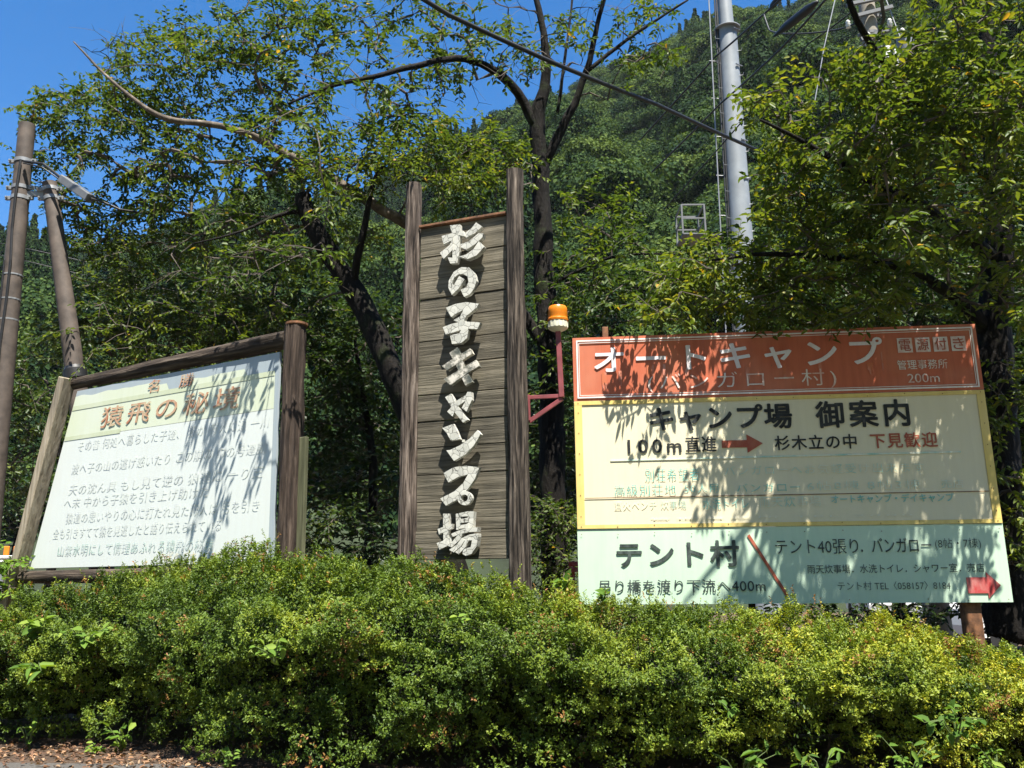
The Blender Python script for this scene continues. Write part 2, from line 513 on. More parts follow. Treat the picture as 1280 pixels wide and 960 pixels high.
# unseen hill added behind the viewer to block sky light on the boards
th2 = np.linspace(-1.35, 1.35, 60); rr2 = np.linspace(32, 330, 26)
TH, RR = np.meshgrid(th2, rr2)
ZZ = (RR - 32) * .62 + 9 * np.sin(TH * 9 + RR * .03) * np.clip((RR - 32) / 60, 0, 1) + 5 * np.sin(TH * 23 + RR * .11) * np.clip((RR - 32) / 60, 0, 1) - .3
V = np.stack([np.sin(TH) * RR, -np.cos(TH) * RR, ZZ], -1).reshape(-1, 3)
ii, jj = np.meshgrid(np.arange(59), np.arange(25))
a = (jj * 60 + ii).ravel()
Q = np.stack([a, a + 60, a + 61, a + 1], 1)
tag(big_mesh('hill', V, Q, np.full(len(Q), .5), plain('opposite_forest', (.030, .048, .016), .95, 0, .6, .12)), kind='structure')

# forest on the hillside: crowns instanced over the slope, one object nobody could count
def crown_proto(name, seed, conifer):
    r = np.random.default_rng(seed)
    if conifer:
        n = 2600
        h = r.random(n) ** 1.5
        a = r.random(n) * 2 * np.pi
        rad = (1 - h) * (.40 + .10 * np.sin(a * 5 + h * 25)) * (0.55 + .45 * r.random(n) ** .4)
        P = np.stack([rad * np.cos(a), rad * np.sin(a), h * 1.9 - .55], 1)
        O = nrm(np.stack([np.cos(a), np.sin(a), np.full(n, .35)], 1))
        s = .07
    else:
        k = 15
        c = nrm(r.normal(size=(k, 3))) * r.uniform(.38, .56, (k, 1)); c[:, 2] = np.abs(c[:, 2]) * .8
        rr = .24 + .17 * r.random(k)
        n = 4200
        i = r.integers(0, k, n)
        d = nrm(r.normal(size=(n, 3))); d[:, 2] = np.where(r.random(n) < .75, np.abs(d[:, 2]), d[:, 2])
        P = c[i] + d * rr[i][:, None] * (.82 + .22 * r.random((n, 1)))
        O = d; s = .052
    N = nrm(O + .38 * r.normal(size=(n, 3)))
    D = nrm(np.cross(N, r.normal(size=(n, 3))))
    L = s * (.6 + .9 * r.random(n)); W = L * .75
    base = (.08, .2, .3, .38, .45, .5, .58, .66, .76, .88, .1, .2, .3, .42)[seed - 100]
    T = np.clip(base + .22 * r.normal(size=n), 0, 1)
    v, q, tt = leaves(P, D, N, L, W, T, .05, .1)
    me = big_mesh(name, v, q, tt, None)
    me.materials.append(M['leaf_hill'])
    return bpy.data.objects.new(name, me)

protos = bpy.data.collections.new('forest_crowns')
for i in range(14):
    protos.objects.link(crown_proto('forest_crown', 100 + i, i >= 10))
npt = 0
pts, scl, rot, idx = [], [], [], []
Yc = Y0 + 6
while Yc < RD + 6:
    step = 3.3 + Yc * .004
    th = -.86
    while th < .92:
        t2 = th + rng.normal() * .3 * step / Yc
        y2 = Yc + rng.normal() * .9
        z2 = float(hill_z(np.array(t2), np.array(y2)))
        sz = float(np.clip(rng.normal(4.3, 1.5), 2.2, 8.0))
        pts.append((t2 * y2, y2, z2 + sz * .35))
        scl.append(sz); rot.append(rng.random() * 6.28)
        con = mnoise.noise(Vector((t2 * 4, y2 * .02, 2))) + (.25 if t2 < -.25 else -.12) + rng.normal() * .12
        idx.append(int(rng.integers(10, 14)) if con > .12 else int(rng.integers(0, 10)))
        th += step * (1.0 if True else 1) / Yc
    Yc += step * .62
me = bpy.data.meshes.new('hillside_forest')
me.from_pydata(pts, [], [])
for nm, ty, data in (('sz', 'FLOAT', scl), ('rz', 'FLOAT', rot), ('ix', 'INT', idx)):
    at_ = me.attributes.new(nm, ty, 'POINT'); at_.data.foreach_set('value', data)
forest = bpy.data.objects.new('hillside_forest', me)
COL.objects.link(forest)
tag(forest, 'dense mixed green forest covering the mountainside behind the signs', 'forest', kind='stuff')
ng = bpy.data.node_groups.new('forest_scatter', 'GeometryNodeTree')
ng.interface.new_socket('Geometry', in_out='INPUT', socket_type='NodeSocketGeometry')
ng.interface.new_socket('Geometry', in_out='OUTPUT', socket_type='NodeSocketGeometry')
gi = ng.nodes.new('NodeGroupInput'); go = ng.nodes.new('NodeGroupOutput')
ci = ng.nodes.new('GeometryNodeCollectionInfo')
ci.inputs['Collection'].default_value = protos
ci.inputs['Separate Children'].default_value = True
ci.inputs['Reset Children'].default_value = True
ip = ng.nodes.new('GeometryNodeInstanceOnPoints')
ip.inputs['Pick Instance'].default_value = True
def named(nm, ty):
    n = ng.nodes.new('GeometryNodeInputNamedAttribute'); n.data_type = ty
    n.inputs['Name'].default_value = nm
    return n.outputs[0]
cx = ng.nodes.new('ShaderNodeCombineXYZ')
ng.links.new(named('rz', 'FLOAT'), cx.inputs[2])
ng.links.new(gi.outputs[0], ip.inputs['Points'])
ng.links.new(ci.outputs[0], ip.inputs['Instance'])
ng.links.new(named('ix', 'INT'), ip.inputs['Instance Index'])
ng.links.new(cx.outputs[0], ip.inputs['Rotation'])
ng.links.new(named('sz', 'FLOAT'), ip.inputs['Scale'])
ng.links.new(ip.outputs[0], go.inputs[0])
md = forest.modifiers.new('scatter', 'NODES'); md.node_group = ng

# ------------------------------------------------------------------ sign boards
class Frame:
    """a vertical sign plane: local x along it, local z up, local -y towards the viewer"""
    def __init__(s, px, py, Y, yaw):
        p = at(px, py, Y)
        s.O = Vector((p.x, p.y, 0)); s.yaw = yaw
        s.n = Vector((math.sin(yaw), math.cos(yaw), 0)); s.u = Vector((math.cos(yaw), -math.sin(yaw), 0))
    def uv(s, px, py, off=0.0):
        d = ray(px, py); c = Vector((0, 0, CAM_H))
        O = s.O + s.n * off
        t = (O - c).dot(s.n) / d.dot(s.n)
        p = c + d * t
        return ((p - s.O).dot(s.u), p.z)
    def local(s, px, py, off=0.0):
        u, z = s.uv(px, py, off)
        return Vector((u, off, z))

def text_part(name, body, rect, y, mat, parent, bold=0.0, space=1.0, shear=0.0, label=None):
    """rect = (u0, z0, u1, z1); lettering is a thin sheet fitted to the rectangle"""
    cu = bpy.data.curves.new(name, 'FONT')
    cu.body = body; cu.size = 1.0; cu.offset = 0; cu.resolution_u = 3
    cu.space_character = space; cu.shear = shear
    ob = bpy.data.objects.new(name, cu)
    me0 = bpy.data.meshes.new_from_object(ob)
    c0 = np.empty(len(me0.vertices) * 3, np.float32); me0.vertices.foreach_get('co', c0); c0 = c0.reshape(-1, 3)
    bd = max(bold, 0) * 1.15
    mn, mx = c0.min(0) - bd, c0.max(0) + bd
    if bold < 0: cu.offset = bold
    me = bpy.data.meshes.new_from_object(ob)
    bpy.data.objects.remove(ob); bpy.data.curves.remove(cu); bpy.data.meshes.remove(me0)
    me.name = name
    n = len(me.vertices)
    co = np.empty(n * 3, np.float32); me.vertices.foreach_get('co', co); co = co.reshape(-1, 3)
    faces = [tuple(p.vertices) for p in me.polygons]
    bpy.data.meshes.remove(me)
    reps = [(0, 0)] if bd == 0 else [(bd * math.cos(a), bd * math.sin(a)) for a in [2 * math.pi * i / 8 for i in range(8)]]
    vs, fs = [], []
    for i, (dx, dz) in enumerate(reps):
        k = np.clip((co + np.array([dx, dz, 0]) - mn) / np.maximum(mx - mn, 1e-6), 0, 1)
        out = np.empty_like(co)
        out[:, 0] = rect[0] + k[:, 0] * (rect[2] - rect[0])
        out[:, 2] = rect[1] + k[:, 1] * (rect[3] - rect[1])
        out[:, 1] = y - .0004 * i
        b = len(vs)
        vs += [tuple(map(float, v)) for v in out]
        fs += [tuple(b + j for j in f) for f in faces]
    me = bpy.data.meshes.new(name)
    me.from_pydata(vs, [], fs); me.update()
    o = link(name, me, mat, parent)
    if label: o['label'] = label
    return o

def rect_of(F, tl, br):
    u0, z1 = F.uv(*tl); u1, z0 = F.uv(*br)
    return (u0, z0, u1, z1)

# ---- campground guide board (right)
F3 = Frame(724, 745, 10.25, R(5.5))
sg = thing('guide_board', 'large red, cream and aqua painted campground guide board on posts', 'signboard', F3.O, -F3.yaw)
uL, _ = F3.uv(720, 600); uR, _ = F3.uv(1245, 600)
zB = (F3.uv(724, 757)[1] + F3.uv(1269, 751.5)[1]) / 2
zT = (F3.uv(716, 423)[1] + F3.uv(1222, 405)[1]) / 2
zr = (F3.uv(719, 502)[1] + F3.uv(1232, 487)[1]) / 2      # red / yellow
za = (F3.uv(726, 662)[1] + F3.uv(1256, 654)[1]) / 2      # yellow / aqua
def panel(z0, z1, mat, name, label):
    m_ = MB()
    # sheet metal, slightly buckled: a grid with a rim
    nx, nz = 24, 8
    fr = []
    for j in range(nz + 1):
        for i in range(nx + 1):
            u = uL + (uR - uL) * i / nx; z = z0 + (z1 - z0) * j / nz
            e = min(i, nx - i, 2) / 2 * min(j, nz - j, 2) / 2
            fr.append((u, -.012 - .006 * e * (0.5 + mnoise.noise(Vector((u * 1.3, z * 2.2, 1)))) * 0.5, z))
    n0 = len(fr)
    fs = [[j * (nx + 1) + i, j * (nx + 1) + i + 1, (j + 1) * (nx + 1) + i + 1, (j + 1) * (nx + 1) + i] for j in range(nz) for i in range(nx)]
    m_.add(fr, fs)
    m_.box(((uL + uR) / 2, .009, (z0 + z1) / 2), (uR - uL, .04, z1 - z0 - .001))
    o = m_.build(name, mat, sg, smooth=True, auto=.6)
    o['label'] = label
    return o
panel(zr + .002, zT, M['red'], 'header_panel', 'faded red top panel with white double border')
panel(za + .002, zr - .002, M['cream'], 'main_panel', 'cream middle panel with black lettering')
panel(zB, za - .002, M['aqua'], 'footer_panel', 'pale aqua bottom panel')
m_ = MB()
yw = .095
for (a0, b0, a1, b1) in ((uL + .003, zr - .052, uR - .003, zr - .006), (uL + .003, za + .006, uR - .003, za + .05),
                         (uL + .003, za + .052, uL + yw, zr - .054), (uR - yw, za + .052, uR - .003, zr - .054)):
    m_.box(((a0 + a1) / 2, -.0205, (b0 + b1) / 2), (a1 - a0, .006, b1 - b0))
m_.build('yellow_border', M['yellow'], sg)
m_ = MB()
for k, (d, wd) in enumerate(((.045, .018), (.074, .007))):
    a0, a1, b0, b1 = uL + d, uR - d, zr + d * .9, zT - d
    for c, s_ in ((((a0 + a1) / 2, b1), (a1 - a0, wd)), (((a0 + a1) / 2, b0), (a1 - a0, wd)), ((a0 + wd / 2, (b0 + b1) / 2), (wd, b1 - b0 - wd - .002)), ((a1 - wd / 2, (b0 + b1) / 2), (wd, b1 - b0 - wd - .002))):
        m_.box((c[0], -.0205, c[1]), (s_[0], .005, s_[1]))
m_.build('white_border', M['white_line'], sg)
sm_ = MB(); sm_.box((0, 0, 0), (.010, .006, .010), None, .002)
scr = None
spots = [(uL + .05 + (uR - uL - .1) * k / 11, z + .01 * math.sin(k * 3.7)) for k in range(12) for z in (zr - .03, za + .03, za - .06, zB + .03)]
spots += [(u, za + .15 + (zr - za - .3) * k / 5) for k in range(6) for u in (uL + .05, uR - .05)]
for u, z in spots:                                          # screw heads along the sheets
    if scr is None: scr = so = sm_.build('screw', M['rust'], sg)
    else:
        so = scr.copy(); COL.objects.link(so); so.parent = sg
    so.location = (u, -.0265, z)
m_ = MB()
zs = (F3.uv(730, 622)[1] + F3.uv(1250, 615)[1]) / 2
m_.box(((uL + uR) / 2, -.0205, zs), (uR - uL - 2 * yw - .01, .003, .008))
m_.build('sheet_seam', M['rust'], sg)
YT = -.023
def T3(name, body, tl, br, mat, bold=.01, space=1.0, shear=0, y=YT):
    return text_part(name, body, rect_of(F3, tl, br), y, M[mat], sg, bold, space, shear)
T3('title_text', 'オートキャンプ', (742, 434), (1105, 457), 'white_red', .018, 1.35)
M['run'] = faded_text('washed_down_paint', (.56, .31, .27), (.50, .14, .06), .97, 6)
for px, py, wd, ln in ((752, 466, 7, 26), (773, 464, 5, 22), (808, 457, 10, 20), (828, 456, 5, 26), (856, 462, 6, 18), (931, 458, 7, 22), (978, 455, 5, 24), (1022, 452, 6, 20), (1083, 454, 9, 18), (1100, 440, 5, 30)):
    u0, z1 = F3.uv(px, py); u1, z0 = F3.uv(px + wd, py + ln)
    q = MB()
    jag = [(u0 + (u1 - u0) * j / 6, z0 + (z1 - z0) * (.55 * abs(math.sin(px + j * 2.3)))) for j in range(7)]
    q.prism(jag + [(u1, z1), (u0, z1)], -.0212, -.0196)
    q.build('paint_run', M['run'], sg)
T3('subtitle_text', '(バンガロー村)', (809, 468), (1046, 485), 'white_thin', -.004, 1.35)
for k, chs in enumerate('電源付き'):
    x0 = 1120 + k * 22.3; dy = -k * .75
    r = rect_of(F3, (x0, 423.5 + dy), (x0 + 20.5, 441 + dy))
    bb = MB(); bb.box(((r[0] + r[2]) / 2, -.0215, (r[1] + r[3]) / 2), (r[2] - r[0], .006, r[3] - r[1]))
    bx = bb.build('character_box', M['box_white'], sg)
    pad = .018
    text_part('box_text', chs, (r[0] + pad, r[1] + pad, r[2] - pad, r[3] - pad), -.027, M['brick_paint'], bx, .006)
T3('office_text', '管理事務所', (1120, 451), (1184, 461), 'white_thin', .004, 1.05)
T3('office_distance_text', '200m', (1133, 468), (1174, 478), 'white_thin', .002)
T3('camp_text', 'キャンプ場', (811, 509), (991, 536), 'black', .024, 1.05)
T3('guide_text', '御案内', (1017, 502), (1138, 533), 'black', .022, 1.25)
T3('straight_ahead_text', '100m', (784, 550), (852, 566), 'black', .014, 1.35)
T3('direction_text', '直進', (856, 546), (896, 565), 'black', .014, 1.05)
T3('cedar_text', '杉木立の中', (967, 545), (1071, 561), 'black', .014, 1.12)
T3('welcome_text', '下見歓迎', (1086, 542), (1172, 559), 'brick_paint', .016, 1.12)
def arrow(name, x0, x1, yc0, yc1, sh, hd, hl, mat):
    u0, z0 = F3.uv(x0, yc0); u1, z1 = F3.uv(x1, yc1)
    z = (z0 + z1) / 2
    k = .0097
    p = [(u0, z - sh * k / 2), (u1 - hl * k, z - sh * k / 2), (u1 - hl * k, z - hd * k / 2), (u1, z), (u1 - hl * k, z + hd * k / 2), (u1 - hl * k, z + sh * k / 2), (u0, z + sh * k / 2)]
    q = MB(); q.prism(p, YT, YT + .006)
    return q.build(name, M[mat], sg)
arrow('brown_arrow', 902, 953, 556, 554, 9, 23, 19, 'brick_paint')
arrow('red_arrow', 1208, 1250, 732, 731, 18, 30, 15, 'arrow_red')
def strip(name, p0, p1, wpx, mat):
    u0, z0 = F3.uv(*p0); u1, z1 = F3.uv(*p1)
    q = MB(); q.bar((u0, YT + .002, z0), (u1, YT + .002, z1), wpx * .0097, .004, up=(0, 1, 0))
    return q.build(name, M[mat], sg)
strip('teal_rule', (763, 576), (1200, 565), 2.0, 'teal_faint')
strip('red_slash', (935, 669), (984, 745), 3.6, 'brick_paint')
T3('villa_text', '別荘希望者', (806, 586), (874, 601), 'teal', -.006, 1.2)
T3('bungalow_text', 'バンガローへお気軽受け出来ます', (905, 583), (1155, 590), 'teal_faint', -.004, 1.25)
T3('villa_land_text', '高級別荘地', (768, 606), (845, 619), 'teal', -.008, 1.15)
T3('capacity_text', '50人用', (855, 605), (898, 616), 'teal', -.01, 1.2)
T3('bungalow_price_text', 'バンガロー', (920, 605), (1000, 614), 'teal', -.008, 1.1)
T3('mat_count_text', '6帖8棟 8帖3棟', (1008, 602), (1150, 611), 'teal_faint', -.006, 1.2)
T3('shop_text', '売店', (1175, 600), (1204, 610), 'teal_faint', .0)
T3('bench_text', '直火ベンチ 炊事場', (768, 626), (858, 636), 'teal_faint', -.004, 1.1)
T3('toilet_text', '水洗トイレ', (878, 623), (936, 636), 'teal', -.006, 1.1)
T3('cooking_text', '雨天炊事場', (948, 621), (1026, 633), 'teal_faint', -.004, 1.15)
T3('day_camp_text', 'オートキャンプ・デイキャンプ', (1038, 619), (1192, 627), 'teal', .008, 1.05)
T3('phone_text', '管理事務所 TEL 2000', (812, 647), (1140, 645), 'ghost', -.004, 1.3)
T3('tent_village_text', 'テント村', (770, 677), (925, 708), 'black_aqua', .02, 1.15)
T3('bridge_text', '吊り橋を渡り下流へ400m', (749, 725), (957, 740), 'black_aqua', .002, 1.05)
T3('tent_count_text', 'テント40張り', (968, 675), (1073, 692), 'black_aqua', .0)
T3('bungalow_count_text', '．バンガロー', (1074, 673), (1164, 690), 'black_aqua', .003)
T3('mat_text', '(8帖・7棟)', (1167, 673), (1226, 687), 'black_aqua', -.008)
T3('facility_text', '雨天炊事場．水洗トイレ．シャワー室．売店', (1008, 706), (1230, 715), 'black_aqua', .0)
T3('telephone_text', 'テント村 TEL〈058157〉8184', (1046, 727), (1188, 737), 'black_aqua', -.008, 1.0)
# posts and frame behind
m_ = MB()
for px in (763, 1197):
    u = F3.uv(px, 600)[0]
    top = F3.uv(px, 407)[1] if px == 763 else zT - .1
    if px == 763: m_.box((u, .085, top / 2), (.075, .09, top), None, .006)
    else: m_.box((u, .10, top / 2), (.19, .13, top), None, .01)
for z in (zB + .15, (zB + zT) / 2, zT - .2):
    m_.box(((uL + uR) / 2, .045 + .03 - .0305 + .0, z), (uR - uL - .1, .03, .07))
o = m_.build('support_frame', M['rust'], sg)
u = F3.uv(942, 760)[0]
m_ = MB(); m_.box((u, .10, (zB + .3) / 2), (.07, .08, zB + .3), None, .005)
m_.build('support_leg', M['rail_dark'], sg)

# ---- vertical name sign (middle)
F2 = Frame(575, 690, 10.0, R(20.5))
ns = thing('name_sign', 'tall vertical plank sign between two log posts with cracked white characters', 'signboard', F2.O, -F2.yaw)
def log(name, ptop, pbot, rtop, rbot, mat, parent, F, off, wob=.12, n=18, label=None):
    a = F.local(*ptop, off); b_ = F.local(*pbot, off)
    d = (a - b_)
    base = b_ - d * (b_.z / d.z)                              # carried down to the ground
    pts_, rr = [], []
    for i in range(61):
        k = i / 60
        p = base + (a - base) * k
        p = p + Vector((.012 * math.sin(k * 5), .012 * math.cos(k * 4), 0))
        pts_.append(p); rr.append(rbot + (rtop - rbot) * k)
    q = MB(); q.tube(pts_, rr, 40, True, wob * .4, .5, .13)
    o = q.build(name, mat, parent, smooth=True, auto=.7)
    if label: o['label'] = label
    return o
log('post', (519, 231), (508, 690), .098, .125, M['post_grey'], ns, F2, .02, label='grey weathered log post with split top')
log('post', (644.5, 214), (648.5, 712), .105, .135, M['post_old'], ns, F2, .0, label='taller reddish brown log post')
uA, _ = F2.uv(522, 480); uB, _ = F2.uv(634, 480)
zt2 = F2.uv(580, 277)[1]; zb2 = F2.uv(590, 699)[1]
seams_px = [278, 311, 340, 365, 391, 419, 450, 488, 522, 555, 590, 625, 662, 699]
zsm = [F2.uv(600, y)[1] for y in seams_px]; zsm[0] = zt2
m_ = MB()
r2 = random.Random(5)
for k in range(len(zsm) - 1):
    a0, a1 = zsm[k + 1], zsm[k]
    gap = .012 if k in (1, 3, 6, 7) else .006
    m_.box(((uA + uB) / 2, .035 + r2.uniform(-.008, .008), (a0 + a1) / 2), (uB - uA, .05, a1 - a0 - gap), Matrix.Rotation(r2.uniform(-.004, .004), 3, 'Y'), .006, r2.random())
m_.build('plank_panel', M['plank'], ns)
m_ = MB()
for u in (uA + .12, uB - .12):
    m_.box((u, .085, (zt2 + zb2) / 2), (.08, .045, zt2 - zb2 - .05))
m_.build('back_batten', M['rail_dark'], ns)
m_ = MB()
m_.box(((uA + uB) / 2, .03, zt2 + .022), (uB - uA + .02, .12, .03), None, .004)
m_.build('top_cap', M['rust'], ns)
CROP = {'a': (535, 260, 10.667), 'b': (540, 325, 8.35), 'c': (540, 430, 9.14), 'd': (540, 525, 8.35), 'e': (540, 630, 12.8)}
CH = [
 ('a', 'mosaic', [
  [(297, 238), (432, 222), (437, 320), (430, 450), (422, 600), (395, 738), (303, 745), (268, 662), (332, 668), (328, 480), (325, 345)],
  [(190, 380), (345, 338), (345, 430), (212, 490)], [(425, 318), (475, 308), (500, 385), (425, 370)],
  [(345, 400), (340, 560), (218, 688), (168, 605), (300, 500)],
  [(650, 200), (733, 258), (630, 345), (515, 405), (512, 335), (590, 280)],
  [(685, 345), (748, 350), (735, 400), (640, 490), (520, 565), (480, 545), (440, 530), (445, 495), (560, 450)],
  [(690, 450), (762, 528), (660, 640), (540, 690), (425, 658), (520, 630), (620, 555)]]),
 ('b', 'mosaic', [
  [(210, 368), (175, 290), (180, 220), (230, 130), (310, 78), (390, 82), (450, 140), (470, 220), (445, 300), (400, 360), (340, 388), (303, 315), (360, 285), (385, 230), (375, 175), (330, 148), (280, 152), (235, 190), (216, 240), (226, 300)],
  [(288, 172), (345, 205), (285, 300), (214, 366), (195, 330), (240, 255)]]),
 ('b', 'mosaic', [
  [(148, 502), (250, 462), (360, 442), (492, 460), (470, 500), (360, 590), (335, 650), (310, 660), (230, 632), (300, 590), (330, 525), (270, 555), (205, 598)],
  [(118, 705), (210, 670), (320, 645), (510, 655), (480, 725), (380, 720), (300, 735), (150, 782)],
  [(310, 640), (360, 640), (385, 740), (370, 820), (310, 870), (215, 880), (195, 790), (290, 770), (320, 720)]]),
 ('c', 'mosaic_peeled', [
  [(205, 105), (295, 40), (330, 110), (380, 270), (470, 435), (385, 475), (300, 290)],
  [(120, 255), (240, 175), (440, 55), (470, 110), (350, 190), (180, 305)],
  [(140, 405), (300, 310), (510, 185), (545, 255), (420, 330), (215, 475)]]),
 ('c', 'mosaic', [
  [(155, 610), (225, 570), (280, 680), (415, 865), (360, 900), (270, 790)],
  [(180, 775), (290, 650), (395, 585), (410, 550), (455, 550), (462, 640), (400, 775), (345, 735), (390, 650), (290, 720), (240, 830)]]),
 ('d', 'mosaic', [
  [(112, 85), (230, 42), (265, 110), (298, 200), (200, 215), (160, 140)],
  [(155, 318), (195, 315), (300, 265), (400, 195), (480, 108), (515, 150), (440, 270), (350, 365), (235, 428)]]),
 ('d', 'mosaic', [
  [(125, 555), (230, 495), (350, 478), (500, 495), (450, 620), (380, 720), (270, 830), (150, 895), (92, 820), (240, 745), (330, 660), (380, 570), (280, 595), (175, 652)],
  'ring']),
 ('e', 'mosaic', [
  [(185, 155), (280, 155), (270, 590), (190, 590)], [(100, 400), (330, 318), (325, 395), (120, 488)],
  [(85, 625), (230, 575), (318, 520), (325, 640), (130, 730)],
  [(392, 158), (470, 150), (470, 405), (400, 415)], [(590, 118), (682, 120), (662, 390), (575, 400)],
  [(440, 150), (600, 118), (600, 195), (470, 205)], [(465, 245), (600, 220), (600, 290), (465, 305)], [(460, 345), (600, 315), (600, 385), (440, 400)],
  [(320, 480), (450, 425), (600, 380), (755, 372), (745, 445), (600, 450), (480, 480), (355, 525)],
  [(430, 500), (500, 480), (480, 560), (330, 695), (265, 665), (330, 620)],
  [(500, 545), (620, 490), (750, 470), (755, 520), (730, 680), (650, 800), (560, 830), (510, 800), (520, 720), (640, 690), (660, 580), (540, 590)],
  [(500, 540), (545, 580), (480, 680), (370, 775), (295, 735), (420, 650)],
  [(560, 570), (620, 570), (560, 690), (450, 805), (395, 770), (500, 680)]]),
]
for ch, mt, strokes in CH:
    ox, oy, sc = CROP[ch]
    q = MB()
    for k, st in enumerate(strokes):
        yf = -.125 - .0022 * k
        if st == 'ring':
            n = 20
            pv = []
            for rr in (75, 36):
                for j in range(n):
                    a_ = 2 * math.pi * j / n
                    pv.append(F2.uv(ox + (345 + rr * math.cos(a_)) / sc, oy + (815 + rr * math.sin(a_)) / sc, -.11))
            vs = [(u, yf, z) for u, z in pv] + [(u, -.06, z) for u, z in pv]
            fs = []
            for j in range(n):
                j2 = (j + 1) % n
                fs += [[j, j2, n + j2, n + j][::-1], [j + 2 * n, j2 + 2 * n, j2, j][::-1], [n + j, n + j2, n + j2 + 2 * n, n + j + 2 * n][::-1], [2 * n + j, 3 * n + j, 3 * n + j2, 2 * n + j2][::-1]]
            q.add(vs, fs)
        else:
            q.prism([F2.uv(ox + x / sc, oy + y / sc, -.11) for x, y in st], yf, -.06 + .0015 * k)
    u_ = [v[0] for v in q.v]; z_ = [v[2] for v in q.v]
    q.box(((min(u_) + max(u_)) / 2, -.02, sum(z_) / len(z_)), (.03, .10, .03))       # stand-off peg to the planks
    o = q.build('letter', M[mt], ns)
    if mt == 'mosaic_peeled': o['label'] = 'peeling dark patched character'

# warning beacon on its maroon bracket, fixed to the taller post
F2b = Frame(648, 500, 9.93, R(8))
wb = thing('warning_beacon', 'amber rotating warning light on a maroon bracket beside the vertical sign', 'warning light', F2b.O, -F2b.yaw)
q = MB()
p0, p1 = F2b.local(702, 497), F2b.local(697.5, 412)
q.bar(p0, p1, .062, .062, .006)
q.build('pole', M['maroon'], wb)
q = MB()
a_, b_, c_, d_ = F2b.local(660, 497), F2b.local(702, 495), F2b.local(661, 524), F2b.local(703, 498)
q.bar((a_.x, 0, a_.z), (b_.x - .03, 0, b_.z), .035, .045, .003)
q.bar((a_.x + .01, -.004, a_.z + .03), (c_.x + .005, -.004, c_.z - .02), .05, .03, .003)
q.bar((c_.x, .003, c_.z - .03), (d_.x, .003, d_.z), .035, .05, .003)
q.build('bracket', M['maroon'], wb)
bt = F2b.local(697.5, 412)
k = .0095
q = MB(); q.lathe([(.035, -.03), (.10, .0), (.118, .015), (.118, .095), (.105, .10)], 28, bt)
for j in range(14):
    a2 = 2 * math.pi * j / 14
    q.box(bt + Vector((.119 * math.cos(a2), .119 * math.sin(a2), .055)), (.008, .02, .07), Matrix.Rotation(a2, 3, 'Z'))
q.build('base', M['beacon_base'], wb, smooth=True, auto=.5)
q = MB(); q.lathe([(.125, .1005), (.128, .125), (.121, .135), (.119, .16), (.121, .165), (.118, .19), (.120, .195), (.117, .22), (.118, .225), (.114, .27), (.104, .288), (.02, .294)], 28, bt)
q.build('lens', M['amber'], wb, smooth=True, auto=.5)

# ---- scenic spot sign (left)
F1 = Frame(365, 560, 9.95, R(29.5))
ss = thing('scenic_sign', 'leaning bleached white sign with faded orange title in a rough log frame', 'signboard', F1.O, -F1.yaw)
TL, TR, BL, BR = F1.uv(97, 489), F1.uv(350, 440), F1.uv(38, 711), F1.uv(341, 703)
def quad_panel(name, c, y0, mat, label=None, nx=16, nz=10, wav=0, parent=ss):
    """bilinear patch c=(TL,TR,BL,BR) as a thin solid"""
    q = MB()
    def P(i, j):
        a, b = i / nx, j / nz
        x = (c[2][0] * (1 - a) + c[3][0] * a) * (1 - b) + (c[0][0] * (1 - a) + c[1][0] * a) * b
        z = (c[2][1] * (1 - a) + c[3][1] * a) * (1 - b) + (c[0][1] * (1 - a) + c[1][1] * a) * b
        return (x, y0 + wav * .02 * mnoise.noise(Vector((x * 1.5, z * 1.5, 4))), z)
    fr = [P(i, j) for j in range(nz + 1) for i in range(nx + 1)]
    fs = [[j * (nx + 1) + i, j * (nx + 1) + i + 1, (j + 1) * (nx + 1) + i + 1, (j + 1) * (nx + 1) + i] for j in range(nz) for i in range(nx)]
    q.add(fr, fs)
    o = q.build(name, mat, parent, smooth=True)
    if label: o['label'] = label
    return o
def lerp2(c, a, b):
    x0 = c[2][0] + (c[3][0] - c[2][0]) * a; z0 = c[2][1] + (c[3][1] - c[2][1]) * a
    x1 = c[0][0] + (c[1][0] - c[0][0]) * a; z1 = c[0][1] + (c[1][1] - c[0][1]) * a
    return (x0 + (x1 - x0) * b, z0 + (z1 - z0) * b)
C1 = (TL, TR, BL, BR)
bk = MB(); bk.prism([BL, BR, TR, TL], -.004, .03)
bk.build('backing_board', M['sheet_bare'], ss)
def sub(a0, b0, a1, b1):
    return (lerp2(C1, a0, b1), lerp2(C1, a1, b1), lerp2(C1, a0, b0), lerp2(C1, a1, b0))
quad_panel('painted_sheet', sub(.002, .002, .985, .72), -.010, M['sheet_white'], 'bleached white lower sheet')
# upper sheet with a torn top edge
q = MB()
nn = 60
top = []
for i in range(nn + 1):
    a = .002 + .983 * i / nn
    tear = .965 + .012 * mnoise.noise(Vector((a * 14, 1, 0))) - (.02 if a > .45 else 0) - (.035 if .5 < a < .62 else 0) - (.05 if a > .86 else 0)
    top.append((a, tear))
vs, fs = [], []
for a, tr_ in top:
    x, z = lerp2(C1, a, .722); vs.append((x, -.010, z))
    x, z = lerp2(C1, a, tr_); vs.append((x, -.010, z))
fs = [[2 * i, 2 * i + 2, 2 * i + 3, 2 * i + 1] for i in range(nn)]
q.add(vs, fs); o = q.build('painted_sheet', M['sheet_green'], ss); o['label'] = 'pale yellow green top sheet with torn upper edge'
quad_panel('olive_stripe', sub(.004, .885, .984, .91), -.014, M['sheet_olive'], nz=1)
quad_panel('olive_stripe', sub(.004, .712, .30, .735), -.014, M['sheet_olive'], nz=1)
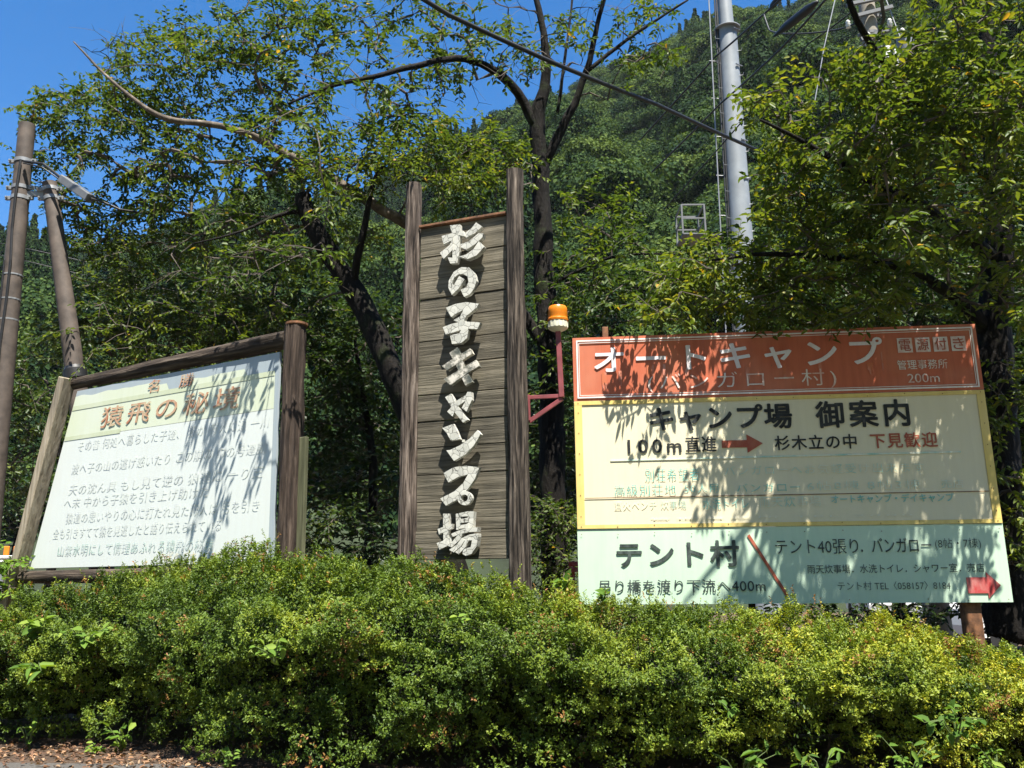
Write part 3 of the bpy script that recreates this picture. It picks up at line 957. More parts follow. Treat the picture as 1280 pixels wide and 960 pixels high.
def T1(name, body, tl, br, mat, bold=0.0, space=1.0, shear=0.0):
    return text_part(name, body, rect_of(F1, tl, br), -.017, M[mat], ss, bold, space, shear)
T1('heading_text', '名　勝', (187, 476), (243, 482), 'title_red', .004, 1.2, .1)
T1('title_text', '猿飛の秘境', (129, 510), (300, 510), 'title_red', .005, 1.28, .12)
lines = [
 ('その昔 何処へ暮らした子達、 狼か 狩人に追 一川', (100, 550), (338, 531), 'body_grey'),
 ('渡へ子の山の逃げ惑いたり この崩の 巾の号達動', (92, 578), (334, 564), 'body_grey'),
 ('天の沈ん具 もし見て逆の 狼達に 一り三', (88, 606), (330, 592), 'body_grey'),
 ('へ末 中から子猿を引き上げ助けた', (82, 626), (262, 613), 'body_grey'),
 ('猿達の思いやりの心に打たれ見た狩人は 弓を引き', (84, 647), (326, 627), 'body_grey'),
 ('全も引きすてて猿を見逃したと語り伝えられている', (68, 666), (278, 652), 'body_grey'),
 ('山紫水明にして情理あふれる猿飛の秘境', (74, 685), (268, 680), 'body_green'),
 ('すぎのこキャンプ村', (200, 692), (290, 697), 'body_orange')]
for body, tl, br, mt in lines:
    u0, z1 = F1.uv(*tl); u1, z0 = F1.uv(*br)
    zc = (F1.uv(tl[0], tl[1])[1] + F1.uv(br[0], br[1] - 12)[1]) / 2
    text_part('story_text', body, (u0, zc - .15, u1, zc), -.017, M[mt], ss, -.004, 1.08, .12)
# frame
q = MB()
a_, b_ = F1.local(88, 481, .05), F1.local(362, 424, .05)
pts_ = [a_ + (b_ - a_) * (i / 16) for i in range(17)]
q.tube(pts_, [.085 + .035 * i / 16 for i in range(17)], 16, True, .15)
q.build('top_rail', M['rail_dark'], ss, smooth=True, auto=.7)
q = MB()
a_, b_ = F1.local(22, 722, -.02), F1.local(352, 716, -.02)
pts_ = [a_ + (b_ - a_) * (i / 12) for i in range(13)]
q.tube(pts_, [.085 + .02 * i / 12 for i in range(13)], 14, True, .15)
q.build('bottom_rail', M['rail_dark'], ss, smooth=True, auto=.7)
log('post', (371, 406), (361, 672), .125, .16, M['post_dark'], ss, F1, -.02, label='thick dark log post with capped top')
q = MB()
a_, b_ = F1.local(84, 474, -.05), F1.local(18, 730, -.05)
b_ = a_ + (b_ - a_) * (a_.z / (a_.z - b_.z))
q.bar(b_, a_ + (a_ - b_) * .004, .15, .2, .012, up=(0, 1, 0))
o = q.build('post', M['timber'], ss); o['label'] = 'pale squared timber post leaning inwards'
q = MB()
a_, b_ = F1.local(378, 546, -.05), F1.local(376, 690, -.05)
q.bar((b_.x, -.02, 0), (a_.x, -.02, a_.z), .10, .06, .006, up=(0, 1, 0))
o = q.build('side_stake', M['mossy_timber'], ss)
q = MB()
c_ = F1.local(371, 405, -.02)
q.lathe([(.128, -.03), (.136, -.02), (.136, .006), (.10, .012)], 18, c_)
q.build('post_cap', M['rust'], ss, smooth=True, auto=.5)

# ------------------------------------------------------------------ hedge
HX = np.array([0, 60, 130, 200, 260, 330, 450, 500, 560, 640, 700, 780, 900, 1000, 1100, 1180, 1230, 1290, 1400])
HY = np.array([748, 735, 722, 706, 694, 686, 690, 697, 708, 726, 732, 748, 756, 763, 772, 782, 798, 822, 860])
BX = np.array([0, 120, 230, 300, 360, 430, 640, 1280])
BYd = np.array([8.85, 8.75, 8.35, 7.8, 7.5, 7.3, 7.2, 7.2])
def base_y(x):
    return np.interp(640 + x / 8.4 * F_PX, BX, BYd)
cr_x, cr_z = [], []
for px, py in zip(HX, HY):
    yb = np.interp(px, BX, BYd) + 1.25
    p = at(px, py, yb); cr_x.append(p.x); cr_z.append(p.z - .13)
cr_x = np.array([-8.2] + cr_x + [9]); cr_z = np.array([cr_z[0] * .9] + cr_z + [.4])
def hedge_pt(x, ph):
    """x along, ph 0 (front foot) .. pi (back foot)"""
    c = np.interp(x, cr_x, cr_z)
    yb = base_y(x)
    a = 1.3
    co, si = np.cos(ph), np.sin(ph)
    y = yb + a - a * np.sign(co) * np.abs(co) ** .72
    z = c * np.abs(si) ** .62
    y = y + .12 * np.clip(1 - z / (.62 * c), 0, 1) * (co > 0) - .20 * np.exp(-((z - .66 * c) / .28) ** 2) * (co > 0)
    return np.stack([x, y, z], -1)
def n3(P, s, off):
    return np.array([mnoise.noise(Vector((p[0] * s + off, p[1] * s, p[2] * s))) for p in P])
def hedge_nrm(x, ph):
    e = 1e-3
    dx = hedge_pt(x + e, ph) - hedge_pt(x - e, ph); dp = hedge_pt(x, ph + e) - hedge_pt(x, ph - e)
    return nrm(np.cross(dx, dp)) * 1.0
def hedge_disp(P):
    return .19 * n3(P, 1.6, 3.1) + .25 * n3(P, 3.7, 9.7) + .09 * n3(P, 9, 1.7)
hedge = thing('azalea_hedge', 'long rounded azalea hedge of small green leaves in front of the signs', 'hedge', (0, 8.9, 0))
nx_, np_ = 150, 26
XX, PH = np.meshgrid(np.linspace(-7.6, 8.4, nx_), np.linspace(.02, math.pi - .02, np_))
x_, ph_ = XX.ravel(), PH.ravel()
P0 = hedge_pt(x_, ph_); Nn = hedge_nrm(x_, ph_)
if Nn[len(Nn) // 8, 1] > 0: sgn = -1
else: sgn = 1
Nn = Nn * sgn
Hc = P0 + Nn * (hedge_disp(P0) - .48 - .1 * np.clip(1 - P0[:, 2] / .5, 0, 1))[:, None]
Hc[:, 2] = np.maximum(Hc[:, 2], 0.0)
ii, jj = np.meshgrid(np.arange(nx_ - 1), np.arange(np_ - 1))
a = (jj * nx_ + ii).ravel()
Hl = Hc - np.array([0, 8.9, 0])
big_mesh('branch_mass', Hl, np.stack([a, a + 1, a + nx_ + 1, a + nx_], 1), np.full(len(a), .5), M['hull'], hedge)  # blocks the view through and paints the deep shade between the leaves
# shoots
def make_shoots(n):
    x = rng.uniform(-7.4, 8.2, n)
    ph = np.arcsin(np.clip(rng.random(n), 0, 1)) if False else rng.uniform(.005, 2.35, n)
    # even out by area: keep with probability ~ local arc length
    e = 1e-2
    ln = np.linalg.norm(hedge_pt(x, ph + e) - hedge_pt(x, ph - e), axis=1) / (2 * e)
    keep = rng.random(n) < np.clip(ln / 1.9, .05, 1)
    return x[keep], ph[keep]
x, ph = make_shoots(105000)
P = hedge_pt(x, ph); Nm = hedge_nrm(x, ph) * sgn
d = hedge_disp(P)
holes = .55 * n3(P, 3.0, 21.0) + .75 * n3(P * np.array([1, 1, 2.3]), 3.4, 51.0)
depth = rng.random(len(x)) ** 1.6 * .13 + np.clip(.1 - holes, 0, 1) * .42
low = np.clip((.42 - P[:, 2]) / .42, 0, 1)
keep = rng.random(len(x)) > low * .2 + np.clip((-.04 - holes) * 3.0, 0, .82)
x, P, Nm, d, depth, holes = x[keep], P[keep], Nm[keep], d[keep], depth[keep], holes[keep]
P = P + Nm * (d - depth + .02)[:, None]
ns_ = len(P)
SD = nrm(Nm * .8 + np.array([0.08, -.05, .7]) + .45 * rng.normal(size=(ns_, 3)))
K = 9
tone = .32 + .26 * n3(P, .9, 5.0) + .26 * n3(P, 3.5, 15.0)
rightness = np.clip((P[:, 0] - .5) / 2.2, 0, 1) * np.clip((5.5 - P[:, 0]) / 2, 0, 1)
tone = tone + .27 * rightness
brown = n3(P, 1.7, 40.0) + .3 * rng.normal(size=ns_)
Pl = np.repeat(P, K, 0); Sd = np.repeat(SD, K, 0)
ang = rng.random(len(Pl)) * 2 * np.pi
o1 = nrm(np.cross(Sd, rng.normal(size=Sd.shape)))
D = nrm(Sd * rng.uniform(.15, .95, (len(Pl), 1)) + o1)
NN = nrm(Sd + .35 * rng.normal(size=Sd.shape))
Pl = Pl + Sd * rng.uniform(-.05, .02, (len(Pl), 1)) + o1 * .004
L = rng.uniform(.018, .034, len(Pl)); W = L * rng.uniform(.42, .55, len(Pl))
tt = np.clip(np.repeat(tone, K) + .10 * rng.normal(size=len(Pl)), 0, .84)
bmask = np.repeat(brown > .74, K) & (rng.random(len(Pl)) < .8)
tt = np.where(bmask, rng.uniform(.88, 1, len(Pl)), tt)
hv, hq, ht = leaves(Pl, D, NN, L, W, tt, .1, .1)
# leaves further in, tinted darker so shade is painted behind the shoots
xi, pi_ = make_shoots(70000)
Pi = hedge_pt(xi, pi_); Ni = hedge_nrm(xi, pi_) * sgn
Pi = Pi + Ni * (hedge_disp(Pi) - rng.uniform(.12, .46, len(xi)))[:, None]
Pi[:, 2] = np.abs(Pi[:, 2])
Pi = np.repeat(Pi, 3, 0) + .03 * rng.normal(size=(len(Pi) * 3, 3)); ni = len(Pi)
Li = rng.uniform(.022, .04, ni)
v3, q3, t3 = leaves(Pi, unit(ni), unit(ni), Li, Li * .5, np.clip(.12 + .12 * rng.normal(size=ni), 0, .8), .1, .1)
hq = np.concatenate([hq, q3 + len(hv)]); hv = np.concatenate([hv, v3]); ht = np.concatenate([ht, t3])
# long upright shoots along the crest
ncs = 900
x = rng.uniform(-6.5, 6.8, ncs); ph = rng.uniform(1.0, 2.0, ncs)
dens = (n3(np.stack([x, x * 0, x * 0], 1), 1.1, 8) > -.15)
x, ph = x[dens], ph[dens]
P = hedge_pt(x, ph); P = P + hedge_nrm(x, ph) * sgn * hedge_disp(P)[:, None]
hgt = rng.uniform(.05, .17, len(x)) * np.where((x > .6) & (x < 3), 1.3, .8)
SD = nrm(np.array([0, 0, 1.0]) + .28 * rng.normal(size=(len(x), 3)))
K2 = 11
tpos = np.tile(np.linspace(.15, 1, K2), len(x))
Pl = np.repeat(P, K2, 0) + np.repeat(SD * hgt[:, None], K2, 0) * tpos[:, None]
Sd = np.repeat(SD, K2, 0)
o1 = nrm(np.cross(Sd, rng.normal(size=Sd.shape)))
D = nrm(o1 + Sd * .8)
L = rng.uniform(.02, .036, len(Pl)); W = L * .42
tt = np.clip(.5 + .2 * np.repeat(n3(P, 1.2, 60), K2) + .12 * rng.normal(size=len(Pl)), 0, .85)
tt = np.where(np.repeat(rng.random(len(x)) < .22, K2) & (tpos > .55), rng.uniform(.87, 1, len(Pl)), tt)
v2, q2, t2 = leaves(Pl, D, nrm(Sd + .3 * rng.normal(size=Sd.shape)), L, W, tt, .1, .1)
v = np.concatenate([hv, v2]) - np.array([0, 8.9, 0]); qq = np.concatenate([hq, q2 + len(hv)])
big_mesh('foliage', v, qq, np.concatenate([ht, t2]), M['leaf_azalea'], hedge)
# woody stems under the skirt
for k in range(24):
    q = MB()
    x0 = -6 + 12.5 * k / 23 + random.uniform(-.1, .1)
    yb = float(base_y(np.array(x0)))
    p0 = Vector((x0, yb + random.uniform(.5, .9) - 8.9, 0))
    pts_ = [p0]
    dr = Vector((random.uniform(-.5, .5), random.uniform(-.8, -.1), 1)).normalized()
    for j in range(4):
        pts_.append(pts_[-1] + dr * .13 + Vector((random.uniform(-.03, .03), random.uniform(-.03, .03), 0)))
    q.tube(pts_, [.012, .011, .009, .007, .005], 5)
    q.build('stem', M['twig'], hedge)

# ------------------------------------------------------------------ trees
def region(px, py, rx, ry, Ya, Yb, n):
    """points filling a leafy volume seen around a pixel, between two distances"""
    out = []
    while len(out) < n:
        a, b = random.uniform(-1, 1), random.uniform(-1, 1)
        if a * a + b * b > 1: continue
        out.append(at(px + a * rx, py + b * ry, random.uniform(Ya, Yb)))
    return out

def poly(pts):
    return [at(*p) for p in pts]

def grow_tree(name, label, limbs, attr, mat_bark, leafm, leaf=(.085, .04), twigs=3, per=8, tone=(.45, .2), origin=None, group=None, twig_len=.32, seedk=0,
              light_limbs=(), flat=.55, spread=1.0, bare=()):
    """limbs: list of (points, radii); attr: leafy twig ends the branches reach for"""
    rs = np.random.default_rng(11 + seedk)
    cap = 60000
    P = np.zeros((cap, 3)); par = np.full(cap, -1, int); n = 0
    org = origin or Vector((limbs[0][0][0].x, limbs[0][0][0].y, 0))
    root = thing(name, label, 'tree', org, 0, group)
    trunk = MB(); pale = MB()
    node_r = np.zeros(cap)
    base_r = node_r
    for li, (pp, rr) in enumerate(limbs):
        # smooth the traced line
        pp = [Vector(p) for p in pp]
        fine, fr = [], []
        for i in range(len(pp) - 1):
            p0, p1, p2, p3 = pp[max(i - 1, 0)], pp[i], pp[i + 1], pp[min(i + 2, len(pp) - 1)]
            kk = max(2, int((p2 - p1).length / .14))
            for j in range(kk):
                t_ = j / kk
                fine.append(.5 * ((2 * p1) + (p2 - p0) * t_ + (2 * p0 - 5 * p1 + 4 * p2 - p3) * t_ ** 2 + (3 * p1 - p0 - 3 * p2 + p3) * t_ ** 3))
                fr.append(rr[i] + (rr[i + 1] - rr[i]) * t_)
        fine.append(pp[-1]); fr.append(rr[-1])
        for i in range(1, len(fine) - 1):
            fine[i] = fine[i] + Vector((mnoise.noise(fine[i] * 3), mnoise.noise(fine[i] * 3 + Vector((9, 0, 0))), mnoise.noise(fine[i] * 3 + Vector((0, 9, 0))))) * min(.03, fr[i] * .5)
        (pale if li in light_limbs else trunk).tube([p - org for p in fine], fr, 12 if fr[0] > .06 else 7, True, .22)
        prev = -1
        for p, r_ in zip(fine, fr):
            if r_ < .105 or p.z > 3.0:
                P[n] = p; node_r[n] = r_; par[n] = prev; prev = n; n += 1
    n_leafy = len(attr)
    A = np.array([tuple(a) for a in list(attr) + list(bare)])
    seeds = P[:n].copy()
    dist = np.array([np.min(np.linalg.norm(seeds - a, axis=1)) for a in A])
    order = np.argsort(dist)
    tips = []; chains = []; bare_tips = set()
    n_seed = n
    for ai in order:
        a = A[ai]
        dv = P[:n] - a
        ds = np.linalg.norm(dv, axis=1)
        # prefer joining from below / inside
        cost = ds + .35 * np.clip(dv[:, 2], 0, None)
        j = int(np.argmin(cost))
        L = ds[j]
        if L < .05: continue
        k = max(2, int(L / .22))
        p0 = P[j].copy()
        g = P[par[j]] if par[j] >= 0 else p0
        td = p0 - g; td = td / (np.linalg.norm(td) + 1e-6)
        al = float(np.dot(td, (a - p0) / L))
        c1 = p0 + td * L * (.30 if al > .2 else 0.0) + (a - p0) * .2 + np.array([0, 0, .08 * L]) + rs.normal(size=3) * .06 * L
        prev = j; ch = [j]
        for i in range(1, k + 1):
            t_ = i / k
            q_ = (1 - t_) ** 2 * p0 + 2 * t_ * (1 - t_) * c1 + t_ * t_ * a + rs.normal(size=3) * .012
            if n >= cap: break
            P[n] = q_; par[n] = prev; prev = n; ch.append(n); n += 1
        tips.append(prev); chains.append(ch)
        if ai >= n_leafy: bare_tips.add(prev)
    desc = np.zeros(n)
    for t_ in tips: desc[t_] += 1
    for i in range(n - 1, n_seed - 1, -1):
        if par[i] >= 0: desc[par[i]] += desc[i]
    rad = np.array([.0035 + .0042 * max(v_, 1) ** .52 for v_ in desc])
    rad[:n_seed] = node_r[:n_seed] * .6
    for i in range(n_seed, n):
        rad[i] = max(.003, min(rad[i], rad[par[i]] * (1.0 if par[i] >= n_seed else .9)))
    br = MB()
    for ch in chains:
        r0 = [rad[c] for c in ch]
        r0[0] = r0[1] if len(r0) > 1 else r0[0]
        r0[-1] = .0035
        br.tube([Vector(P[c]) - org for c in ch], r0, 7 if max(r0) > .02 else (5 if max(r0) > .01 else 3), False)
    # twigs and leaves
    LP, LD, LN = [], [], []
    for ch in chains:
        is_bare = ch[-1] in bare_tips
        tip = P[ch[-1]]; pre = P[ch[-2]]
        bd = tip - pre; bd /= np.linalg.norm(bd) + 1e-9
        bd = bd * .8 + np.array([0, 0, -.1])
        for k in range(twigs):
            sidx = ch[-1 - min(k // 2, len(ch) - 2)]
            st = P[sidx]
            dr = bd + spread * .75 * rs.normal(size=3) * np.array([1, 1, flat]); dr /= np.linalg.norm(dr)
            ln = twig_len * rs.uniform(.6, 1.25)
            en = st + dr * ln + np.array([0, 0, -.05 * ln])
            br.tube([Vector(st) - org, Vector((st + en) / 2) + Vector((0, 0, .03 * ln)) - org, Vector(en) - org], [.0035, .0028, .002], 3, False)
            sidev = np.cross(dr, [0, 0, 1.0]); sidev /= np.linalg.norm(sidev) + 1e-9
            for m_i in range(0 if is_bare else per):
                f = (m_i + .6) / per
                sg_ = 1 if m_i % 2 else -1
                LP.append(st + (en - st) * f)
                ld = dr * .55 + sidev * sg_ * .85 + rs.normal(size=3) * .28 + np.array([0, 0, -.18])
                LD.append(ld)
                LN.append(np.array([0, 0, 1.0]) + rs.normal(size=3) * .45)
    trunk.build('trunk', mat_bark, root, smooth=True)
    if pale.v:
        o = pale.build('limb', M['bark_light'], root, smooth=True); o['label'] = 'pale grey barked limb'
    br.build('branches', M['twig'], root)
    LP, LD, LN = np.array(LP), np.array(LD), nrm(np.array(LN))
    nl = len(LP)
    L = leaf[0] * rs.uniform(.65, 1.2, nl); W = leaf[1] * rs.uniform(.75, 1.15, nl)
    cl = np.array([mnoise.noise(Vector(p * 1.6)) for p in LP[::per]])
    T = np.clip(tone[0] + tone[1] * np.repeat(cl, per)[:nl] + .16 * rs.normal(size=nl), 0, .95)
    T = np.where(rs.random(nl) < .006, 1.0, T)
    v, q_, tt_ = leaves(LP - np.array(tuple(org)), LD, LN, L, W, T, .10, .18)
    big_mesh('foliage', v, q_, tt_, leafm, root)
    return root

# A: leaning cherry with a broken top, behind the left signs
A_l = [
 (poly([(575, 760, 11.9), (548, 640, 11.9), (518, 530, 11.9), (486, 455, 11.9), (447, 372, 12.0), (412, 318, 12.0), (388, 275, 12.0), (379, 243, 12.0)]), [.22, .19, .18, .175, .16, .145, .13, .115]),
 (poly([(441, 362, 12.0), (446, 325, 11.8), (455, 290, 11.6), (461, 252, 11.5), (472, 215, 11.3), (492, 196, 11.2)]), [.06, .055, .05, .042, .03, .014]),
 (poly([(381, 262, 12.0), (345, 270, 11.9), (300, 290, 11.7), (240, 305, 11.5)]), [.04, .03, .02, .01]),
]
A_a = (region(440, 205, 90, 45, 11.2, 12.2, 60) + region(330, 300, 150, 40, 12.2, 13.2, 60) + region(200, 330, 120, 40, 12.8, 13.8, 50) + region(560, 190, 90, 45, 10.5, 11.8, 60)
       + region(240, 420, 160, 60, 12.0, 13.2, 70) + region(430, 300, 60, 60, 11.4, 12.4, 18))
grow_tree('cherry_tree', 'leaning cherry tree with thick dark trunk broken off at its top', A_l, A_a, M['bark'], M['leaf_cherry'], tone=(.55, .22), seedk=1)

# B: tall cherry behind the beacon, long limbs to the left
B_l = [
 (poly([(697, 770, 12.6), (692, 640, 12.6), (688, 500, 12.6), (684, 400, 12.6), (679, 300, 12.6), (676, 220, 12.6), (672, 150, 12.5), (682, 100, 12.4), (680, 50, 12.3), (668, -10, 12.2), (650, -80, 12.0)]), [.23, .20, .18, .165, .15, .14, .12, .085, .06, .045, .03]),
 (poly([(671, 160, 12.5), (655, 128, 12.4), (636, 103, 12.2), (610, 84, 12.0), (570, 73, 11.7), (520, 82, 11.4), (470, 95, 11.1), (415, 108, 10.9), (360, 130, 10.7)]), [.085, .08, .07, .06, .05, .042, .034, .026, .015]),
 (poly([(681, 205, 12.6), (703, 160, 12.5), (722, 120, 12.4), (735, 85, 12.3), (745, 40, 12.2), (762, -30, 12.1)]), [.09, .08, .06, .05, .04, .03]),
 (poly([(733, 90, 12.3), (770, 60, 12.3), (815, 28, 12.3), (860, 0, 12.3)]), [.04, .03, .024, .015]),
 (poly([(697, 140, 12.5), (705, 80, 12.5), (712, 30, 12.6), (720, -40, 12.7)]), [.03, .025, .02, .015]),
 (poly([(600, 318, 12.6), (560, 300, 12.5), (530, 288, 12.4), (505, 277, 12.3), (462, 252, 12.2), (400, 213, 12.1), (340, 182, 12.0), (300, 163, 11.7), (250, 154, 11.5), (205, 148, 11.4), (165, 122, 11.4), (130, 92, 11.4), (92, 52, 11.4)]), [.09, .09, .09, .09, .08, .07, .06, .05, .045, .04, .03, .02, .01]),
 (poly([(684, 440, 12.6), (650, 385, 12.6), (600, 318, 12.6)]), [.08, .085, .09]),
 (poly([(684, 360, 12.6), (740, 330, 12.4), (790, 318, 12.2), (850, 318, 12.0)]), [.035, .028, .02, .01]),
]
B_a = (region(130, 190, 110, 95, 13.0, 14.2, 175) + region(240, 100, 125, 75, 12.0, 13.4, 150) + region(70, 140, 55, 30, 13.0, 13.6, 26) + region(280, 220, 120, 60, 12.0, 13.4, 105)
       + region(330, 40, 110, 55, 11.6, 13.4, 85) + region(470, 60, 130, 60, 11.4, 12.8, 42) + region(440, 165, 110, 50, 11.4, 12.6, 75) + region(600, 60, 90, 60, 11.6, 13, 38) + region(770, 40, 90, 45, 11.8, 13, 34)
       + region(590, 215, 80, 45, 11.2, 12.4, 55) + region(165, 290, 90, 45, 13.0, 14.2, 60) + region(760, 330, 70, 50, 11.3, 12.4, 40) + region(740, 260, 45, 40, 11.8, 12.8, 16)
       + region(520, 20, 180, 40, 11.8, 12.9, 34) + region(430, 120, 90, 50, 9.6, 10.4, 9) + region(320, 240, 110, 120, 9.0, 10.3, 20) + region(700, 420, 35, 80, 12.0, 12.4, 16))
grow_tree('cherry_tree', 'tall forked cherry tree behind the amber beacon with one long pale limb', B_l, B_a, M['bark'], M['leaf_cherry'], leaf=(.10, .046), tone=(.42, .26), seedk=2, light_limbs=(5,),
          bare=region(520, 70, 230, 85, 11.4, 12.8, 70) + region(740, 60, 110, 70, 11.8, 12.8, 30) + region(150, 60, 60, 50, 11.4, 12, 10) + region(290, 330, 120, 40, 11.4, 12.4, 22))

# C: cherry on the right, crown hanging over the guide board
C_l = [
 (poly([(1262, 800, 10.9), (1250, 600, 10.9), (1243, 450, 10.9), (1246, 350, 10.8), (1252, 250, 10.6), (1240, 150, 10.4), (1232, 40, 10.2), (1225, -80, 10.0)]), [.28, .25, .23, .2, .17, .13, .10, .07]),
 (poly([(1243, 420, 10.9), (1205, 382, 10.7), (1165, 352, 10.5), (1110, 330, 10.2), (1040, 322, 9.9), (960, 318, 9.6), (890, 325, 9.4)]), [.11, .09, .07, .055, .04, .028, .012]),
 (poly([(1248, 330, 10.8), (1200, 285, 10.1), (1140, 250, 9.4), (1080, 222, 8.8), (1010, 180, 8.4), (950, 150, 8.1)]), [.09, .07, .055, .04, .028, .012]),
 (poly([(1250, 240, 10.6), (1190, 170, 9.6), (1130, 110, 8.8), (1080, 40, 8.0), (1040, -60, 7.4)]), [.07, .055, .045, .035, .02]),
 (poly([(1240, 160, 10.4), (1280, 90, 9.4), (1310, 20, 8.6)]), [.07, .05, .03]),
]
C_a = (region(1070, 340, 180, 60, 9.0, 10.6, 110) + region(1165, 200, 120, 110, 7.6, 9.8, 165) + region(1035, 240, 95, 75, 8.8, 10.4, 100) + region(930, 345, 100, 45, 9.8, 10.9, 70)
       + region(1230, 80, 100, 90, 7.4, 9.6, 100) + region(1090, 130, 90, 60, 7.5, 8.8, 40) + region(980, 150, 50, 45, 8.6, 9.4, 20) + region(850, 360, 60, 40, 9.6, 10.8, 28)
       + region(1270, 300, 50, 130, 8.6, 10.8, 60) + region(1000, 390, 150, 22, 9.9, 10.8, 45)
       + region(1190, -60, 160, 60, 7.0, 8.8, 50) + region(1300, 150, 60, 120, 7.4, 9.4, 40) + region(1095, 95, 55, 45, 8.3, 9.2, 22) + region(1258, 590, 34, 150, 10.2, 10.7, 42))
grow_tree('cherry_tree', 'dark trunked cherry tree whose crown overhangs the guide board', C_l, C_a, M['bark'], M['leaf_cherry'], leaf=(.105, .048), tone=(.58, .24), seedk=3)

def bg_tree(name, label, px, base_py, Y, crown, n, leafm='leaf_dark', leaf=(.13, .07), tone=(.42, .3), r=.12, seedk=0, per=8, twigs=4, tl=.45, group='broadleaf trees behind the signs'):
    """a background tree: trunk at pixel column px, crown given as regions"""
    b0 = at(px, base_py, Y); b0.z = 0
    attr = []
    for c in crown: attr += region(*c)
    top = max(attr, key=lambda v: v.z)
    mid = Vector((b0.x + .1, b0.y, top.z * .5))
    limbs = [([b0, b0 + Vector((.06, 0, top.z * .25)), mid, Vector(((top.x + b0.x) / 2, b0.y, top.z * .85))], [r, r * .85, r * .65, r * .2])]
    return grow_tree(name, label, limbs, attr, M['bark'], M[leafm], leaf, twigs, per, tone, None, group, tl, seedk)

bg_tree('broadleaf_tree', 'leafy tree behind the top of the white scenic sign', 240, 700, 15.5,
        [(210, 400, 150, 75, 14, 17, 150), (330, 380, 100, 80, 14, 17, 120), (150, 390, 60, 40, 14, 16.5, 26)], 0, seedk=11, tone=(.5, .3))
bg_tree('broadleaf_tree', 'dark leafy tree filling the gap between white sign and vertical plank sign', 455, 720, 15.0,
        [(440, 560, 75, 110, 14, 16.5, 130), (450, 430, 70, 70, 14, 16.5, 75)], 0, seedk=12, tone=(.3, .3))
bg_tree('broadleaf_tree', 'shaded tree seen between the vertical sign and the guide board', 730, 740, 15.5,
        [(700, 560, 60, 130, 14, 16.5, 105), (770, 400, 90, 60, 14, 17, 90)], 0, seedk=13, tone=(.25, .3))
bg_tree('broadleaf_tree', 'deeply shaded tree above and behind the guide board', 1120, 760, 14.0,
        [(1080, 380, 180, 60, 12.5, 15, 150), (1180, 300, 90, 110, 12.5, 15, 90)], 0, seedk=14, tone=(.3, .3))
bg_tree('broadleaf_tree', 'dark tree standing past the free end of the guide board', 1300, 760, 13.5,
        [(1265, 600, 50, 180, 12.2, 14.5, 150), (1290, 420, 60, 100, 12.2, 14.5, 80), (1270, 730, 60, 60, 12.5, 14, 50)], 0, seedk=15, tone=(.3, .3))
bg_tree('broadleaf_tree', 'small yellowish tree between the two brown poles and the white sign', 60, 720, 20.0,
        [(55, 470, 60, 60, 18, 21, 60), (20, 560, 50, 70, 18, 22, 45)], 0, seedk=16, tone=(.55, .25), leaf=(.14, .07))
bg_tree('broadleaf_tree', 'dark round tree behind the orange reflectors', 10, 720, 30.0,
        [(10, 620, 45, 50, 27, 32, 70), (-40, 560, 50, 80, 27, 32, 60)], 0, seedk=17, tone=(.2, .25), leaf=(.2, .11), tl=.7)
# low shrubs
def shrub(label, px, py, Y, rx, ry, n, seedk, tone, leafm='leaf_dark', leaf=(.10, .05)):
    b0 = at(px, py, Y); b0.z = 0
    attr = [p for p in region(px, py, rx, ry, Y - .8, Y + .8, n) if p.z > .15]
    top = max(p.z for p in attr)
    limbs = [([b0, b0 + Vector((.03, 0, top * .4)), b0 + Vector((.08, 0, top * .75))], [.04, .03, .012])]
    return grow_tree('shrub', label, limbs, attr, M['bark'], M[leafm], leaf, 4, 7, tone, None, 'shrubs behind the hedge', .3, seedk)
shrub('green shrub behind the hedge between the white sign and the vertical sign', 430, 690, 12.8, 70, 60, 90, 31, (.45, .3))
shrub('dark shrub behind the hedge under the guide board', 1080, 770, 13.5, 140, 40, 90, 32, (.2, .25))
shrub('mossy scrub at the foot of the forked cherry tree', 690, 690, 12.3, 40, 70, 70, 33, (.4, .3), 'leaf_cherry', (.07, .04))
shrub('leafy bush at the left end of the hedge by the leaning timber post', -30, 715, 12.5, 60, 40, 50, 34, (.6, .2), 'leaf_weed')
for o in S.objects:
    if o.name.startswith('shrub'): o['category'] = 'shrub'

# ------------------------------------------------------------------ poles and cables
def pole_thing(name, label, top, bot, Y, Yb, rt_, rb_, mat, n=18, cat='utility pole'):
    a_, b_ = at(*top, Y), at(*bot, Yb)
    d_ = a_ - b_
    base = b_ - d_ * (b_.z / d_.z)
    th = thing(name, label, cat, (base.x, base.y, 0))
    q = MB()
    K = 14
    rb0 = rt_ + (rb_ - rt_) * (a_ - base).length / (a_ - b_).length
    q.tube([(a_ - base) * (i / K) for i in range(K + 1)], [rb0 + (rt_ - rb0) * i / K for i in range(K + 1)], n)
    q.build('shaft', mat, th, smooth=True, auto=.6)
    return th, base, a_ - base

def band(q, c, ax, r, h):
    """a bolted band round a pole"""
    ax = ax.normalized()
    q.tube([c - ax * h / 2, c + ax * h / 2], r + .012, 16)
    for s_ in (-1, 1):
        q.box(c + Vector((s_ * (r + .05), -.02, 0)), (.09, .05, h * 1.1), None, .006)
        q.box(c + Vector((s_ * (r + .06), -.06, 0)), (.03, .05, .03), None, .004)

